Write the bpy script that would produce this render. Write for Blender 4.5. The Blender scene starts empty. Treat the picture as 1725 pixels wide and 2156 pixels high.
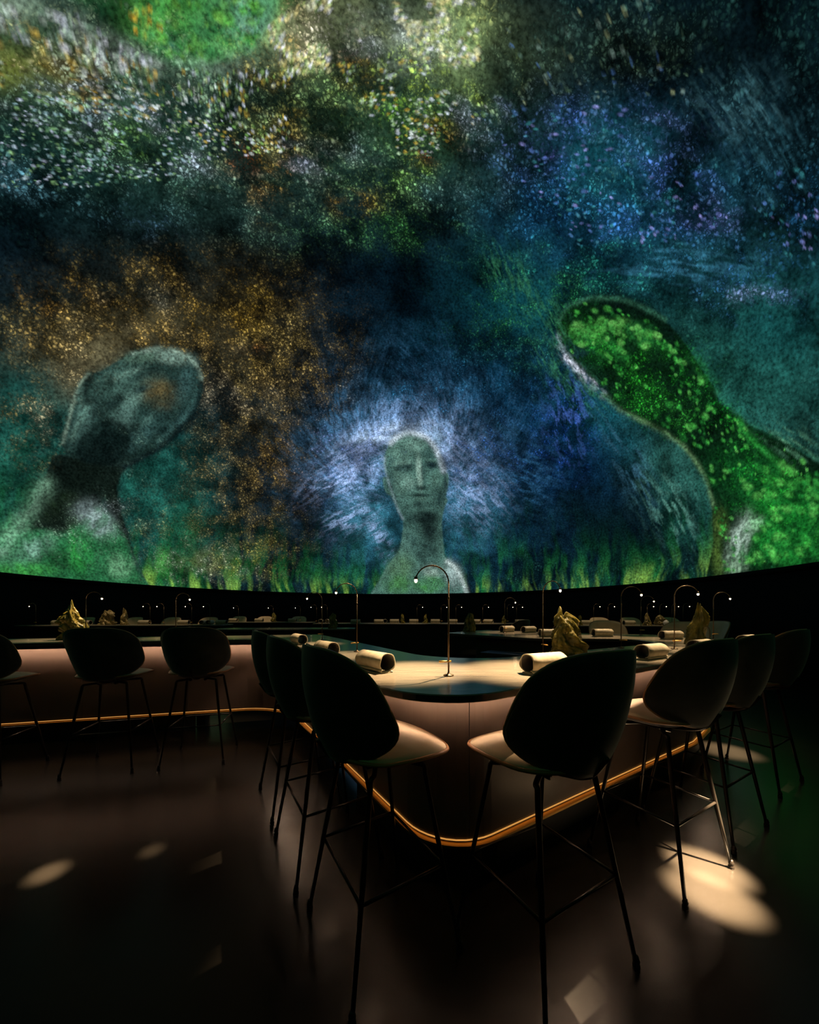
import bpy, bmesh, math, random
import numpy as np
from mathutils import Vector, Matrix
SC = bpy.context.scene
COL = SC.collection
PI = math.pi
R = math.radians

# ------------------------------------------------------------------ camera, world, light, exposure
EYE = 1.33
cd = bpy.data.cameras.new('camera')
cd.sensor_fit = 'HORIZONTAL'; cd.sensor_width = 36.0
cd.lens = 36.0 * 700 / 1725
cd.shift_y = (1290 - 1078) / 1725
cd.clip_start = 0.02; cd.clip_end = 100
cam = bpy.data.objects.new('camera', cd); COL.objects.link(cam)
cam.location = (0, 0, EYE); cam.rotation_euler = (R(90), 0, 0)
SC.camera = cam

w = bpy.data.worlds.new('night'); SC.world = w; w.use_nodes = True
w.node_tree.nodes['Background'].inputs[0].default_value = (0, 0, 0, 1)
w.node_tree.nodes['Background'].inputs[1].default_value = 0.0
SC.view_settings.view_transform = 'Standard'
SC.view_settings.look = 'None'
SC.view_settings.exposure = 0.0
SC.view_settings.gamma = 1.0
SC.view_settings.use_curve_mapping = False
SC.cycles.max_bounces = 6
SC.cycles.diffuse_bounces = 3
SC.cycles.glossy_bounces = 4
SC.cycles.sample_clamp_indirect = 4.0

WARM = (1.0, 0.72, 0.42)
def spot(loc, target, watts, deg, blend=0.5, rad=0.03, col=WARM):
    l = bpy.data.lights.new('ceiling_spot', 'SPOT')
    l.energy = watts; l.spot_size = R(deg); l.spot_blend = blend; l.shadow_soft_size = rad; l.color = col
    o = bpy.data.objects.new('ceiling_spot', l); COL.objects.link(o)
    o.location = loc
    d = Vector(target) - Vector(loc)
    o.rotation_euler = d.to_track_quat('-Z', 'Y').to_euler()
    return o
# ceiling spots hung under the dome, over place settings, plus extras added to light sculptures and floor pools (target, watts, cone)
UP = Vector((1.5, 1.5, 4.6)); UPF = Vector((1.2, -.9, 3.6))
for tx, ty, tz, wt, dg in [
    (0.02, 1.66, 1.04, 1050, 7.2),
    (-0.46, 2.25, 1.04, 450, 6), (-0.9, 3.05, 1.04, 450, 6),
    (0.60, 1.68, 1.04, 1150, 7.8),
    (1.50, 2.2, 1.04, 600, 6.5),
    (2.15, 2.6, 1.04, 400, 7), (2.95, 3.1, 1.04, 400, 7),
    (1.43, 1.57, 0.0, 8000, 4.9), (1.56, 1.74, 0.0, 9500, 4.7), (3.05, 3.2, 0.0, 1700, 7),
    (-1.85, 1.70, 0.0, 1500, 2.4), (-1.44, 1.86, 0.0, 480, 1.8), (-1.0, 2.1, 0.0, 900, 2.6),  # spots added to make the small light pools on the left floor
    (1.0, 2.2, 1.2, 300, 4), (2.6, 3.0, 1.2, 200, 4), (-3.6, 3.57, 1.22, 160, 5),
    
    (-2.6, 3.95, 1.04, 200, 10), (-3.8, 3.65, 1.04, 200, 10), (-1.8, 4.15, 1.04, 120, 10),
    (2.3, 4.0, 1.04, 260, 9), (2.85, 3.62, 1.04, 260, 9), (1.64, 4.05, 1.04, 200, 8), (1.5, 4.9, 1.04, 200, 10),
    (2.95, 4.75, 0.95, 100, 9)]:
    t = Vector((tx, ty, tz))
    spot(t + (UPF if tz == 0 else UP), t, wt * 9.0, dg * 1.15, 1.0)
# wider spots over the far counters
for tx, ty, wt, dg in [(-7.6, 7.9, 1000, 22), (-5.9, 8.2, 1000, 20), (-5.0, 10.6, 1000, 22), (-2.4, 9.9, 1000, 24), (-0.3, 9.3, 1000, 22),
                       (1.6, 9.2, 1000, 22), (4.9, 7.8, 900, 24), (2.6, 8.6, 500, 20), (-2.3, 6.05, 300, 10)]:
    spot((tx + .6, ty - 1.6, 6.6), (tx, ty, 1.04), wt * .55, dg, 0.6, 0.05)

# ------------------------------------------------------------------ materials
def lin(h):
    c = [q / 255 for q in h]
    return [v / 12.92 if v <= .04045 else ((v + .055) / 1.055) ** 2.4 for v in c]
def mat(name, base, rough=.5, metal=0., spec=.5, sheen=0., noise=None, bump=None, emit=None, estr=0.):
    m = bpy.data.materials.new(name); m.use_nodes = True
    nt = m.node_tree; b = nt.nodes['Principled BSDF']
    b.inputs['Base Color'].default_value = (*base, 1)
    b.inputs['Roughness'].default_value = rough
    b.inputs['Metallic'].default_value = metal
    b.inputs['Specular IOR Level'].default_value = spec
    if sheen:
        b.inputs['Sheen Weight'].default_value = sheen; b.inputs['Sheen Roughness'].default_value = .4
    if emit:
        b.inputs['Emission Color'].default_value = (*emit, 1); b.inputs['Emission Strength'].default_value = estr
    tc = nt.nodes.new('ShaderNodeTexCoord')
    if noise:
        (scl, det, dark, light) = noise
        mp = nt.nodes.new('ShaderNodeMapping'); mp.inputs['Scale'].default_value = scl
        nz = nt.nodes.new('ShaderNodeTexNoise'); nz.inputs['Scale'].default_value = 1.0; nz.inputs['Detail'].default_value = det
        cr = nt.nodes.new('ShaderNodeValToRGB')
        cr.color_ramp.elements[0].position = .3; cr.color_ramp.elements[1].position = .7
        cr.color_ramp.elements[0].color = (*dark, 1); cr.color_ramp.elements[1].color = (*light, 1)
        nt.links.new(tc.outputs['Object'], mp.inputs[0]); nt.links.new(mp.outputs[0], nz.inputs[0])
        nt.links.new(nz.outputs['Fac'], cr.inputs[0]); nt.links.new(cr.outputs[0], b.inputs['Base Color'])
    if bump:
        (scl, strength, dist) = bump
        mp2 = nt.nodes.new('ShaderNodeMapping'); mp2.inputs['Scale'].default_value = scl
        n2 = nt.nodes.new('ShaderNodeTexNoise'); n2.inputs['Scale'].default_value = 1.0; n2.inputs['Detail'].default_value = 4
        bp = nt.nodes.new('ShaderNodeBump'); bp.inputs['Strength'].default_value = strength; bp.inputs['Distance'].default_value = dist
        nt.links.new(tc.outputs['Object'], mp2.inputs[0]); nt.links.new(mp2.outputs[0], n2.inputs[0])
        nt.links.new(n2.outputs['Fac'], bp.inputs['Height']); nt.links.new(bp.outputs[0], b.inputs['Normal'])
    return m
M = {}
M['floor'] = mat('dark_resin_floor', (.008, .0067, .0055), .26, spec=.3, noise=((1.6, 1.6, 1.6), 8, (.0062, .0052, .0042), (.0102, .0086, .007)), bump=((3, 9, 3), .12, .01))
M['wall'] = mat('black_wall', (.006, .006, .006), .8, spec=.1)
M['top'] = mat('brushed_counter_top', (.2, .17, .13), .2, spec=.55, noise=((5, 60, 5), 6, (.15, .125, .095), (.27, .225, .165)), bump=((6, 70, 6), .05, .002))
M['edge'] = mat('dark_counter_edge', (.02, .024, .022), .4)
M['panel'] = mat('brown_lacquer_panel', (.11, .08, .066), .3, spec=.5, bump=((1.5, 1.5, 1.5), .05, .02))
M['core'] = mat('black_core', (.008, .008, .008), .6)
M['brass'] = mat('brass_trim', (.85, .50, .15), .5, 1.0)
M['led'] = mat('led_strip', (1, .8, .6), .5, emit=(1.0, .68, .46), estr=200)
M['trimglow'] = mat('added_trim_glow', (1, .6, .25), .5, emit=(1.0, .44, .10), estr=.6)  # added glow that brightens the brass trim
M['velvet'] = mat('dark_green_velvet', (.02, .026, .022), .75, spec=.2, sheen=.35, noise=((9, 9, 9), 5, (.014, .018, .016), (.04, .04, .032)))
M['tan'] = mat('tan_velvet', (.6, .47, .32), .7, spec=.2, sheen=.2, noise=((12, 12, 12), 4, (.55, .43, .29), (.66, .52, .36)))
M['piping'] = mat('brown_piping', (.40, .18, .07), .45)
M['steel'] = mat('black_steel', (.022, .018, .015), .3, .7)
M['leather'] = mat('cream_leather', (.38, .32, .22), .7, noise=((30, 30, 30), 5, (.31, .26, .17), (.45, .38, .27)), bump=((60, 60, 60), .3, .002))
M['lining'] = mat('dark_leather_lining', (.05, .042, .034), .7)
M['lampmetal'] = mat('bronze_lamp_metal', (.12, .08, .045), .4, .8)
M['bulb'] = mat('glowing_bulb', (1, .8, .5), .3, emit=(1, .74, .42), estr=14)
M['bark'] = mat('gnarled_mossy_bark', (.10, .09, .03), .35, noise=((16, 16, 11), 8, (.02, .035, .008), (.34, .25, .035)), bump=((40, 40, 22), .8, .012))
M['amber'] = mat('amber_resin_bark', (.34, .24, .08), .35, noise=((12, 12, 9), 6, (.10, .07, .02), (.45, .33, .13)), bump=((40, 40, 22), .8, .012))
M['china'] = mat('white_china', (.75, .72, .68), .3)
M['knob'] = mat('pale_metal_knob', (.6, .62, .66), .2, 1.0)

# ------------------------------------------------------------------ small helpers
def link(o, parent=None):
    COL.objects.link(o)
    if parent: o.parent = parent
    return o
def tag(o, label, cat, group=None, kind=None):
    o['label'] = label; o['category'] = cat
    if group: o['group'] = group
    if kind: o['kind'] = kind
    return o
def empty(name, label, cat, loc=(0, 0, 0), rz=0., group=None):
    o = bpy.data.objects.new(name, None); o.empty_display_size = .1
    link(o); o.location = loc; o.rotation_euler = (0, 0, rz)
    return tag(o, label, cat, group)
def mesh_obj(name, verts, faces, m, parent=None, smooth=True):
    me = bpy.data.meshes.new(name)
    me.from_pydata([tuple(v) for v in verts], [], faces)
    bm = bmesh.new(); bm.from_mesh(me); bmesh.ops.recalc_face_normals(bm, faces=bm.faces); bm.to_mesh(me); bm.free()
    me.materials.append(m)
    if smooth:
        for p in me.polygons: p.use_smooth = True
    o = bpy.data.objects.new(name, me)
    return link(o, parent)
def copy_tree(o, parent=None):
    kids = list(o.children)
    c = o.copy(); COL.objects.link(c); c.parent = parent
    for k in kids: copy_tree(k, c)
    return c
def tube_geo(pts, radii, seg=8, closed=False, cap=True, off=0):
    pts = [Vector(p) for p in pts]; n = len(pts)
    if not hasattr(radii, '__len__'): radii = [radii] * n
    vs, fs = [], []
    up = Vector((0, 0, 1)); prev = None
    for i in range(n):
        a = pts[(i - 1) % n] if (closed or i > 0) else pts[i]
        b = pts[(i + 1) % n] if (closed or i < n - 1) else pts[i]
        t = (b - a).normalized()
        if prev is None:
            s = t.cross(up)
            if s.length < .1: s = t.cross(Vector((1, 0, 0)))
        else:
            s = prev - t * prev.dot(t)
        s.normalize(); prev = s.copy(); u = s.cross(t)
        for k in range(seg):
            an = 2 * PI * k / seg
            vs.append(pts[i] + (s * math.cos(an) + u * math.sin(an)) * radii[i])
    for i in range(n if closed else n - 1):
        for k in range(seg):
            j = (i + 1) % n
            fs.append((off + i * seg + k, off + i * seg + (k + 1) % seg, off + j * seg + (k + 1) % seg, off + j * seg + k))
    if cap and not closed:
        fs.append(tuple(off + k for k in range(seg))); fs.append(tuple(off + (n - 1) * seg + k for k in range(seg)))
    return vs, fs
def tube(name, pts, radii, m, parent=None, seg=8, closed=False):
    v, f = tube_geo(pts, radii, seg, closed)
    return mesh_obj(name, v, f, m, parent)
def lathe(name, prof, m, parent=None, seg=20, at=(0, 0, 0)):
    vs, fs = [], []
    for r, z in prof:
        for k in range(seg):
            a = 2 * PI * k / seg
            vs.append((at[0] + r * math.cos(a), at[1] + r * math.sin(a), at[2] + z))
    for i in range(len(prof) - 1):
        for k in range(seg):
            fs.append((i * seg + k, i * seg + (k + 1) % seg, (i + 1) * seg + (k + 1) % seg, (i + 1) * seg + k))
    fs.append(tuple(range(seg))); fs.append(tuple((len(prof) - 1) * seg + k for k in range(seg)))
    return mesh_obj(name, vs, fs, m, parent)
def smooth_path(pts, n=8):
    P = [Vector(p) for p in pts]; out = []
    for i in range(len(P) - 1):
        p0 = P[max(i - 1, 0)]; p1 = P[i]; p2 = P[i + 1]; p3 = P[min(i + 2, len(P) - 1)]
        for k in range(n):
            t = k / n
            out.append(.5 * ((2 * p1) + (p2 - p0) * t + (2 * p0 - 5 * p1 + 4 * p2 - p3) * t * t + (3 * p1 - p0 - 3 * p2 + p3) * t ** 3))
    out.append(P[-1]); return out

# ------------------------------------------------------------------ room: floor, wall, rim, dome
DC = Vector((-.9, 8.4, 2.31)); DR = 9.0
def ring_wall(name, r, z0, z1, m, seg=160):
    vs, fs = [], []
    for k in range(seg):
        a = 2 * PI * k / seg
        for (rr, z) in ((r, z0), (r, z1), (r + .15, z1), (r + .15, z0)):
            vs.append((DC.x + rr * math.cos(a), DC.y + rr * math.sin(a), z))
    for k in range(seg):
        j = (k + 1) % seg
        for q in range(4):
            fs.append((k * 4 + q, k * 4 + (q + 1) % 4, j * 4 + (q + 1) % 4, j * 4 + q))
    o = mesh_obj(name, vs, fs, m); return o
fl = mesh_obj('floor', [(DC.x + (DR + .15) * math.cos(2 * PI * k / 120), DC.y + (DR + .15) * math.sin(2 * PI * k / 120), z) for z in (0, -.1) for k in range(120)],
              [tuple(range(120)), tuple(range(120, 240))] + [(k, (k + 1) % 120, 120 + (k + 1) % 120, 120 + k) for k in range(120)], M['floor'], smooth=False)
fl['kind'] = 'structure'; fl['label'] = 'dark glossy resin floor with small pools of warm light'
wl = ring_wall('wall_round', DR, 0, 2.2, M['wall']); wl['kind'] = 'structure'; wl['label'] = 'black circular wall below the glowing dome'
tr = ring_wall('trim_1', DR - .03, 2.2, 2.31, M['wall']); tr['kind'] = 'structure'; tr['label'] = 'black rim band along the bottom edge of the dome'

PICTURE = [  # shapes drawn at image pixels, cast from the camera onto the dome's chart
('B',[-0.5155,0.4722],[4.596,-3.485,-3.32,-8.249],(3,14,26),1,0,2,0,0,0),
('B',[-0.3047,0.3777],[3.611,-1.576,-2.361,-10.49],(4,15,22),1,0,2,0,0,0),
('B',[0.0005319,0.3141],[4.103,-0.3619,0.002952,-7.746],(5,19,27),1,0,2,0,0,0),
('B',[0.04912,0.1735],[4.319,-0.08563,0.2684,-7.839],(6,32,47),0.9,0,2,0,0,0),
('B',[0.05986,-0.07739],[2.562,0.03996,0.1373,-3.473],(8,40,58),0.9,0,2,0,0,0),
('B',[0.2401,0.06482],[5.751,0.9509,0.7788,-4.722],(7,40,64),0.9,0,2,0.5,[9.586,1.585,1.731,-10.49],0.5),
('B',[0.4835,0.01275],[6.243,2.461,1.645,-4.872],(7,36,64),0.9,0,2,0.4,[9.365,3.691,3.495,-10.35],0.5),
('B',[0.6615,-0.07299],[3.349,1.878,3.645,-7.816],(6,22,28),0.9,0,2,0,0,0),
('B',[-0.2712,-0.1554],[8.313,-1.997,-1.114,-6.273],(6,24,36),0.8,0,2,0,0,0),
('B',[0.3065,0.3482],[5.241,1.244,1.84,-8.176],(8,57,60),0.9,0,2,0.4,[10.01,2.374,2.677,-11.89],0.5),
('B',[0.4062,0.5008],[4.382,1.647,2.436,-7.814],(8,40,58),0.9,0,2,0.5,[10.22,3.843,4.06,-13.02],0.5),
('B',[0.3394,0.5368],[10.23,2.996,5.547,-21.4],(15,74,80),0.7,0,2,0.5,[22.16,6.491,7.396,-28.53],0.5),
('B',[0.2796,0.4679],[8.442,1.786,2.532,-12.09],(7,34,60),0.8,0,2,0.5,[15.83,3.349,4.115,-19.65],0.5),
('B',[0.6662,0.5142],[7.176,5.476,5.575,-10.19],(7,36,44),0.8,0,2,0.4,[12.56,9.584,9.06,-16.56],0.5),
('B',[0.3942,0.6827],[3.646,1.455,5.149,-16.56],(4,12,15),1,0,2,0,0,0),
('B',[0.2174,0.622],[19.59,2.648,1.821,-10.99],(4,13,16),0.9,0,2,0,0,0),
('B',[0.6215,0.6448],[10.82,8.265,3.474,-6.714],(6,20,26),0.9,0,2,0.4,[11.9,9.092,8.686,-16.79],0.5),
('B',[0.474,0.5674],[20.97,10.21,8.892,-23.81],(4,16,15),0.9,0,2,0.3,[20.97,10.21,10.37,-27.78],0.5),
('B',[0.6424,0.5523],[17.75,13.22,8.379,-15.86],(4,15,16),0.9,0,2,0.3,[17.75,13.22,12.57,-23.8],0.5),
('B',[0.5008,0.6071],[21.43,11.6,13.96,-34.92],(4,14,14),0.8,0,2,0.3,[21.43,11.6,11.64,-29.1],0.5),
('B',[-0.3224,0.5325],[3.315,-2.461,-3.216,-8.377],(10,31,28),0.9,0,2,0,0,0),
('B',[-0.3708,0.6421],[4.491,-6.048,-9.827,-13.97],(36,64,44),0.95,0,2,0.5,[15.24,-21.82,-31.23,-41.01],0.5),
('B',[-0.042,0.5547],[4.456,-0.8471,-0.2606,-8.311],(26,48,36),0.9,0,2,0.4,[16.83,-3.2,-0.6661,-21.24],0.5),
('B',[0.06216,0.5232],[6.929,-3.462,-2.597,-10.45],(28,51,32),0.8,0,2,0.5,[17.32,-8.656,-5.194,-20.89],0.5),
('B',[0.03269,0.6324],[6.418,-0.7309,0.5732,-23.24],(70,82,56),0.9,0,2,0.6,[19.83,-11.67,-12.99,-50.25],0.5),
('B',[-0.0727,0.6407],[15.27,7.397,10.57,-30.8],(141,148,100),0.8,0,2,0.4,[25.46,12.33,12.33,-35.93],0.5),
('B',[0.1385,0.6347],[27.31,0.7543,2.295,-21.87],(127,154,98),0.8,0,2,0.6,[40.96,1.131,3.279,-31.24],0.5),
('B',[0.06793,0.6199],[18.14,-1.169,2.202,-43.0],(124,138,128),0.7,0,2,0.7,[40.82,-2.631,4.234,-82.69],0.5),
('B',[0.1762,0.6616],[27.98,2.164,1.535,-11.42],(5,14,16),0.5,0,2,0,0,0),
('B',[-0.1781,0.5053],[10.39,-8.673,-6.337,-13.2],(12,28,28),0.7,0,2,0.4,[15.59,-13.01,-8.714,-18.16],0.5),
('B',[0.04996,0.4335],[8.284,-4.011,-6.523,-24.09],(8,22,26),0.7,0,2,0.4,[15.53,-7.52,-4.892,-18.07],0.5),
('B',[-0.7482,0.249],[7.171,-6.37,-3.792,-6.443],(21,70,63),0.95,0,2,0.3,[9.562,-8.494,-5.899,-10.02],0.5),
('B',[-0.826,0.2039],[7.201,-6.851,-4.844,-7.371],(28,86,76),0.7,0,2,0.3,[9.902,-9.42,-6.66,-10.13],0.5),
('B',[-0.8535,0.1184],[7.292,-2.518,-2.206,-15.84],(31,90,72),0.9,0,2,0.3,[9.722,-3.358,-1.47,-10.56],0.5),
('B',[-0.4153,0.3131],[2.916,-1.549,-2.449,-7.965],(20,22,15),0.9,0,2,0.3,[8.99,-4.776,-3.061,-9.956],0.5),
('B',[-0.2703,0.1116],[6.909,-2.112,-0.599,-3.185],(18,21,16),0.9,0,2,0.3,[9.327,-2.851,-1.857,-9.873],0.5),
('B',[-0.2424,0.2633],[8.567,-6.701,-6.261,-11.12],(44,38,20),0.8,0,2,0.5,[11.78,-9.214,-7.044,-12.51],0.5),
('B',[-0.5039,0.3223],[6.464,-2.954,-7.218,-30.93],(75,70,48),0.75,0,2,0.4,[18.31,-8.371,-4.812,-20.62],0.5),
('B',[-0.5772,0.2937],[9.074,-24.44,-14.19,-5.278],(106,100,72),0.7,0,2,0.3,[9.074,-24.44,-19.86,-7.389],0.5),
('B',[-0.5974,-0.01956],[9.012,-5.079,-2.68,-6.355],(24,83,74),0.95,0,2,0.2,[9.575,-5.397,-4.02,-9.532],0.5),
('B',[-0.5729,0.04608],[7.381,-4.2,-3.737,-9.128],(31,92,82),0.7,0,2,0.2,[10.15,-5.775,-4.204,-10.27],0.5),
('B',[-0.5608,-0.1299],[14.33,-6.983,-3.839,-10.04],(21,69,47),0.8,0,2,0.2,[11.95,-5.819,-4.478,-11.71],0.5),
('B',[-0.1425,0.05206],[17.92,-3.145,-0.5746,-5.919],(5,20,30),0.8,0,2,0,0,0),
('B',[0.7314,0.3437],[5.328,-0.3101,0.1024,-7.031],(28,81,72),0.95,0,2,0.2,[8.437,-0.4909,0.1451,-9.96],0.5),
('B',[0.7387,0.4505],[7.367,6.239,7.762,-12.69],(14,60,60),0.9,0,2,0.3,[8.84,7.487,6.986,-11.42],0.5),
('B',[0.7131,0.1121],[4.656,12.06,6.295,-3.286],(40,88,79),0.95,0,2,0.2,[4.074,10.55,9.442,-4.93],0.5),
('B',[0.5064,0.1561],[7.356,7.408,4.712,-5.916],(14,65,72),0.9,0,2,0.4,[8.275,8.334,7.658,-9.613],0.5),
('B',[0.8346,0.05025],[6.104,15.42,11.52,-6.085],(28,80,72),0.8,0,2,0.3,[5.087,12.85,11.52,-6.085],0.5),
('B',[0.917,0.3178],[9.487,10.11,10.84,-13.87],(42,96,85),0.7,0,2,0.4,[11.07,11.8,10.84,-13.87],0.5),
('P',[[-0.3067,0.7198],[-0.3093,0.6886],[-0.2912,0.6643],[-0.2694,0.6435],[-0.2473,0.6263],[-0.2031,0.6139],[-0.1534,0.6139],[-0.1188,0.6258],[-0.08951,0.644],[-0.06123,0.685]],[-0.2069,0.6506],0.007021,(47,107,51),0.95,0,0,0,0),
('B',[-0.2027,0.6566],[14.04,-11.92,-11.05,-28.15],(60,132,56),0.9,0,2,0.5,[30.88,-26.23,-15.47,-39.41],0.5),
('B',[-0.2497,0.6692],[20.83,-31.66,-24.46,-30.27],(74,138,56),0.8,0,2,0.6,[35.71,-54.27,-34.95,-43.25],0.5),
('B',[-0.1312,0.643],[19.65,7.71,9.313,-31.63],(82,121,107),0.95,0,2,0.3,[31.44,12.34,13.04,-44.29],0.5),
('B',[-0.168,0.6242],[27.26,-10.4,-10.85,-85.14],(79,143,69),0.8,0,2,0.4,[54.51,-20.79,-9.043,-70.95],0.5),
('B',[-0.1858,0.6405],[41.59,-17.24,-12.36,-87.41],(23,59,48),0.8,0,2,0.4,[41.59,-17.24,-7.727,-54.63],0.5),
('B',[-0.2359,0.637],[40.08,-42.06,-46.03,-86.82],(32,64,90),0.6,0,2,0.4,[46.76,-49.07,-30.68,-57.88],0.5),
('B',[-0.3014,0.6824],[19.93,-33.81,-32.57,-36.18],(29,74,60),0.7,0,2,0.4,[29.9,-50.71,-32.57,-36.18],0.5),
('S',[[-0.1129,0.6253],[-0.08951,0.644],[-0.07503,0.6649]],[-0.09219,0.6449],0.007089,(143,174,98),0.4,0,0,0,0),
('S',[[-0.3985,0.7285],[-0.3448,0.6977],[-0.311,0.6667],[-0.2816,0.6437],[-0.2486,0.6236],[-0.1928,0.6085],[-0.1431,0.6079]],[-0.2792,0.6528],0.01204,(127,154,134),0.5,0,0.8,[32.25,-43.54,-92.91,-131.2],0.5),
('S',[[-0.3359,0.6752],[-0.2926,0.6461],[-0.257,0.6194]],[-0.2962,0.647],0.007103,(185,198,188),0.45,0,0.8,[40.0,-60.71,-148.4,-179.4],0.5),
('B',[-0.4255,0.6642],[25.68,-20.42,-13.73,-40.73],(95,106,44),0.8,0,2,0.5,[38.53,-30.62,-17.16,-50.91],0.5),
('B',[-0.3626,0.6447],[19.43,-22.14,-24.06,-42.47],(107,92,34),0.75,0,2,0.5,[34.0,-38.75,-24.06,-42.47],0.5),
('B',[-0.3818,0.6881],[13.3,-22.54,-32.14,-36.83],(77,112,80),0.7,0,2,0.5,[29.93,-50.71,-32.14,-36.83],0.5),
('B',[-0.3891,0.7105],[22.09,-33.37,-40.97,-56.6],(138,160,140),0.6,0,2,0.5,[33.13,-50.06,-30.73,-42.45],0.5),
('B',[-0.36,0.6391],[5.772,-5.177,-6.153,-14.7],(135,163,134),0.9,1,2,0.95,[19.82,-27.75,-36.95,-49.59],0.5),
('B',[-0.3857,0.666],[14.29,-13.9,-12.31,-27.75],(153,120,13),0.8,1,2,0.95,[19.82,-29.98,-39.4,-50.33],0.5),
('B',[-0.306,0.5999],[13.94,-10.74,-12.8,-34.78],(165,120,8),0.8,1,2,0.95,[20.0,-24.43,-33.06,-49.25],0.5),
('B',[-0.2208,0.5564],[3.761,-2.301,-4.053,-13.83],(111,156,124),0.8,1,2,0.95,[20.34,-20.49,-28.09,-49.55],0.5),
('B',[-0.3255,0.5889],[6.808,-5.395,-9.765,-25.28],(142,158,177),0.95,1,2,0.95,[19.43,-24.28,-33.16,-47.41],0.5),
('B',[-0.2828,0.5683],[17.49,-12.42,-13.05,-37.57],(167,174,193),0.95,1,2,0.95,[19.69,-22.39,-30.78,-47.84],0.5),
('B',[-0.2658,0.5169],[14.55,-9.464,-11.61,-34.85],(159,167,197),0.95,1,2,0.95,[18.87,-19.88,-28.07,-44.82],0.5),
('B',[-0.3115,0.5527],[9.881,-7.327,-10.76,-28.8],(92,143,31),0.8,1,2,0.95,[18.93,-22.29,-31.01,-45.4],0.5),
('B',[-0.4163,0.5765],[7.132,-6.629,-11.01,-23.2],(95,144,113),0.8,1,2,0.95,[17.57,-25.34,-35.15,-41.94],0.5),
('B',[-0.4614,0.5445],[8.229,-8.005,-16.6,-31.91],(90,148,163),0.7,1,2,0.95,[16.27,-24.46,-34.61,-37.82],0.5),
('B',[-0.4928,0.5624],[17.71,-18.55,-17.69,-31.92],(98,151,170),0.7,1,2,0.95,[15.95,-25.76,-36.18,-37.18],0.5),
('B',[-0.2245,0.4575],[10.07,-5.645,-7.727,-25.91],(94,142,142),0.7,1,2,0.95,[18.21,-16.99,-24.64,-42.43],0.5),
('B',[-0.3418,0.4531],[17.49,-12.49,-19.46,-48.45],(97,145,183),0.6,1,2,0.95,[16.71,-18.92,-27.82,-38.1],0.5),
('B',[-0.1245,0.4383],[7.964,-3.403,-4.034,-18.65],(93,138,114),0.7,1,2,0.95,[18.8,-14.43,-20.84,-44.14],0.5),
('B',[-0.1543,0.4906],[19.58,-9.528,-4.786,-20.04],(182,118,2),0.9,1,2,0.95,[19.64,-16.58,-23.36,-46.87],0.5),
('B',[-0.0962,0.5362],[20.95,-9.055,-5.853,-30.81],(188,134,3),0.9,1,2,0.95,[21.31,-16.69,-22.54,-52.25],0.5),
('B',[-0.01008,0.5896],[22.68,-7.727,-4.095,-34.49],(196,139,5),0.95,1,2,0.95,[23.57,-16.08,-20.23,-59.84],0.5),
('B',[-0.09367,0.6074],[19.64,-9.069,-5.381,-29.14],(189,142,49),0.9,1,2,0.95,[23.29,-19.27,-24.76,-59.15],0.5),
('B',[-0.06265,0.6335],[15.91,-6.854,-4.881,-30.87],(192,180,133),0.9,1,2,0.95,[24.45,-19.41,-24.17,-63.17],0.5),
('B',[0.03112,0.6186],[11.81,-3.495,-3.441,-40.65],(174,178,197),0.95,1,2,0.95,[24.8,-15.76,-18.9,-64.15],0.5),
('B',[0.1293,0.6383],[24.13,-4.1,-0.1705,-23.79],(183,193,110),0.9,1,2,0.95,[25.99,-12.97,-13.93,-68.5],0.5),
('B',[0.09223,0.612],[20.04,-4.265,-1.364,-36.25],(172,188,126),0.9,1,2,0.95,[24.94,-13.51,-15.54,-64.64],0.5),
('B',[0.0587,0.5759],[7.444,-1.837,-1.596,-24.21],(143,175,68),0.9,1,2,0.95,[23.61,-13.56,-16.58,-59.97],0.5),
('B',[0.1579,0.5582],[21.63,-2.552,0.2913,-32.79],(159,173,188),0.9,1,2,0.95,[23.42,-10.11,-11.49,-59.56],0.5),
('B',[0.02291,0.5437],[14.29,-4.044,-3.052,-31.93],(110,170,41),0.95,1,2,0.95,[22.46,-13.71,-17.6,-56.01],0.5),
('B',[0.1173,0.5747],[13.33,-2.291,-0.7077,-33.84],(138,162,45),0.9,1,2,0.95,[23.83,-11.72,-13.68,-60.82],0.5),
('B',[0.05974,0.4771],[9.885,-2.181,-1.698,-23.9],(113,165,73),0.85,1,2,0.95,[20.89,-11.14,-14.79,-50.9],0.5),
('B',[0.1341,0.4581],[16.48,-2.152,-0.556,-34.8],(112,155,155),0.8,1,2,0.95,[20.66,-8.957,-11.52,-50.38],0.5),
('B',[-0.08274,0.4902],[19.88,-7.879,-8.647,-47.75],(156,165,189),0.95,1,2,0.95,[20.3,-14.94,-20.71,-48.89],0.5),
('B',[-0.03632,0.5111],[17.58,-6.09,-5.373,-37.44],(125,145,154),0.8,1,2,0.95,[21.18,-14.39,-19.4,-51.75],0.5),
('B',[0.08972,0.5136],[24.75,-4.779,-1.753,-38.09],(168,84,20),0.8,1,2,0.95,[21.96,-11.14,-14.09,-54.45],0.5),
('B',[-0.02665,0.4328],[22.48,-6.965,-4.619,-33.12],(164,119,16),0.7,1,2,0.95,[19.4,-12.21,-17.3,-46.04],0.5),
('B',[0.0243,0.4],[9.05,-2.201,-3.237,-31.75],(71,141,65),0.7,1,2,0.95,[18.96,-10.45,-14.89,-44.79],0.5),
('B',[-0.07175,0.3949],[11.91,-4.172,-5.457,-31.02],(80,137,87),0.6,1,2,0.95,[18.32,-12.33,-18.06,-42.67],0.5),
('B',[-0.1605,0.6279],[23.09,-13.14,-14.14,-59.17],(90,141,46),0.4,1,2,0.95,[23.03,-22.16,-28.63,-58.72],0.5),
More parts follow.
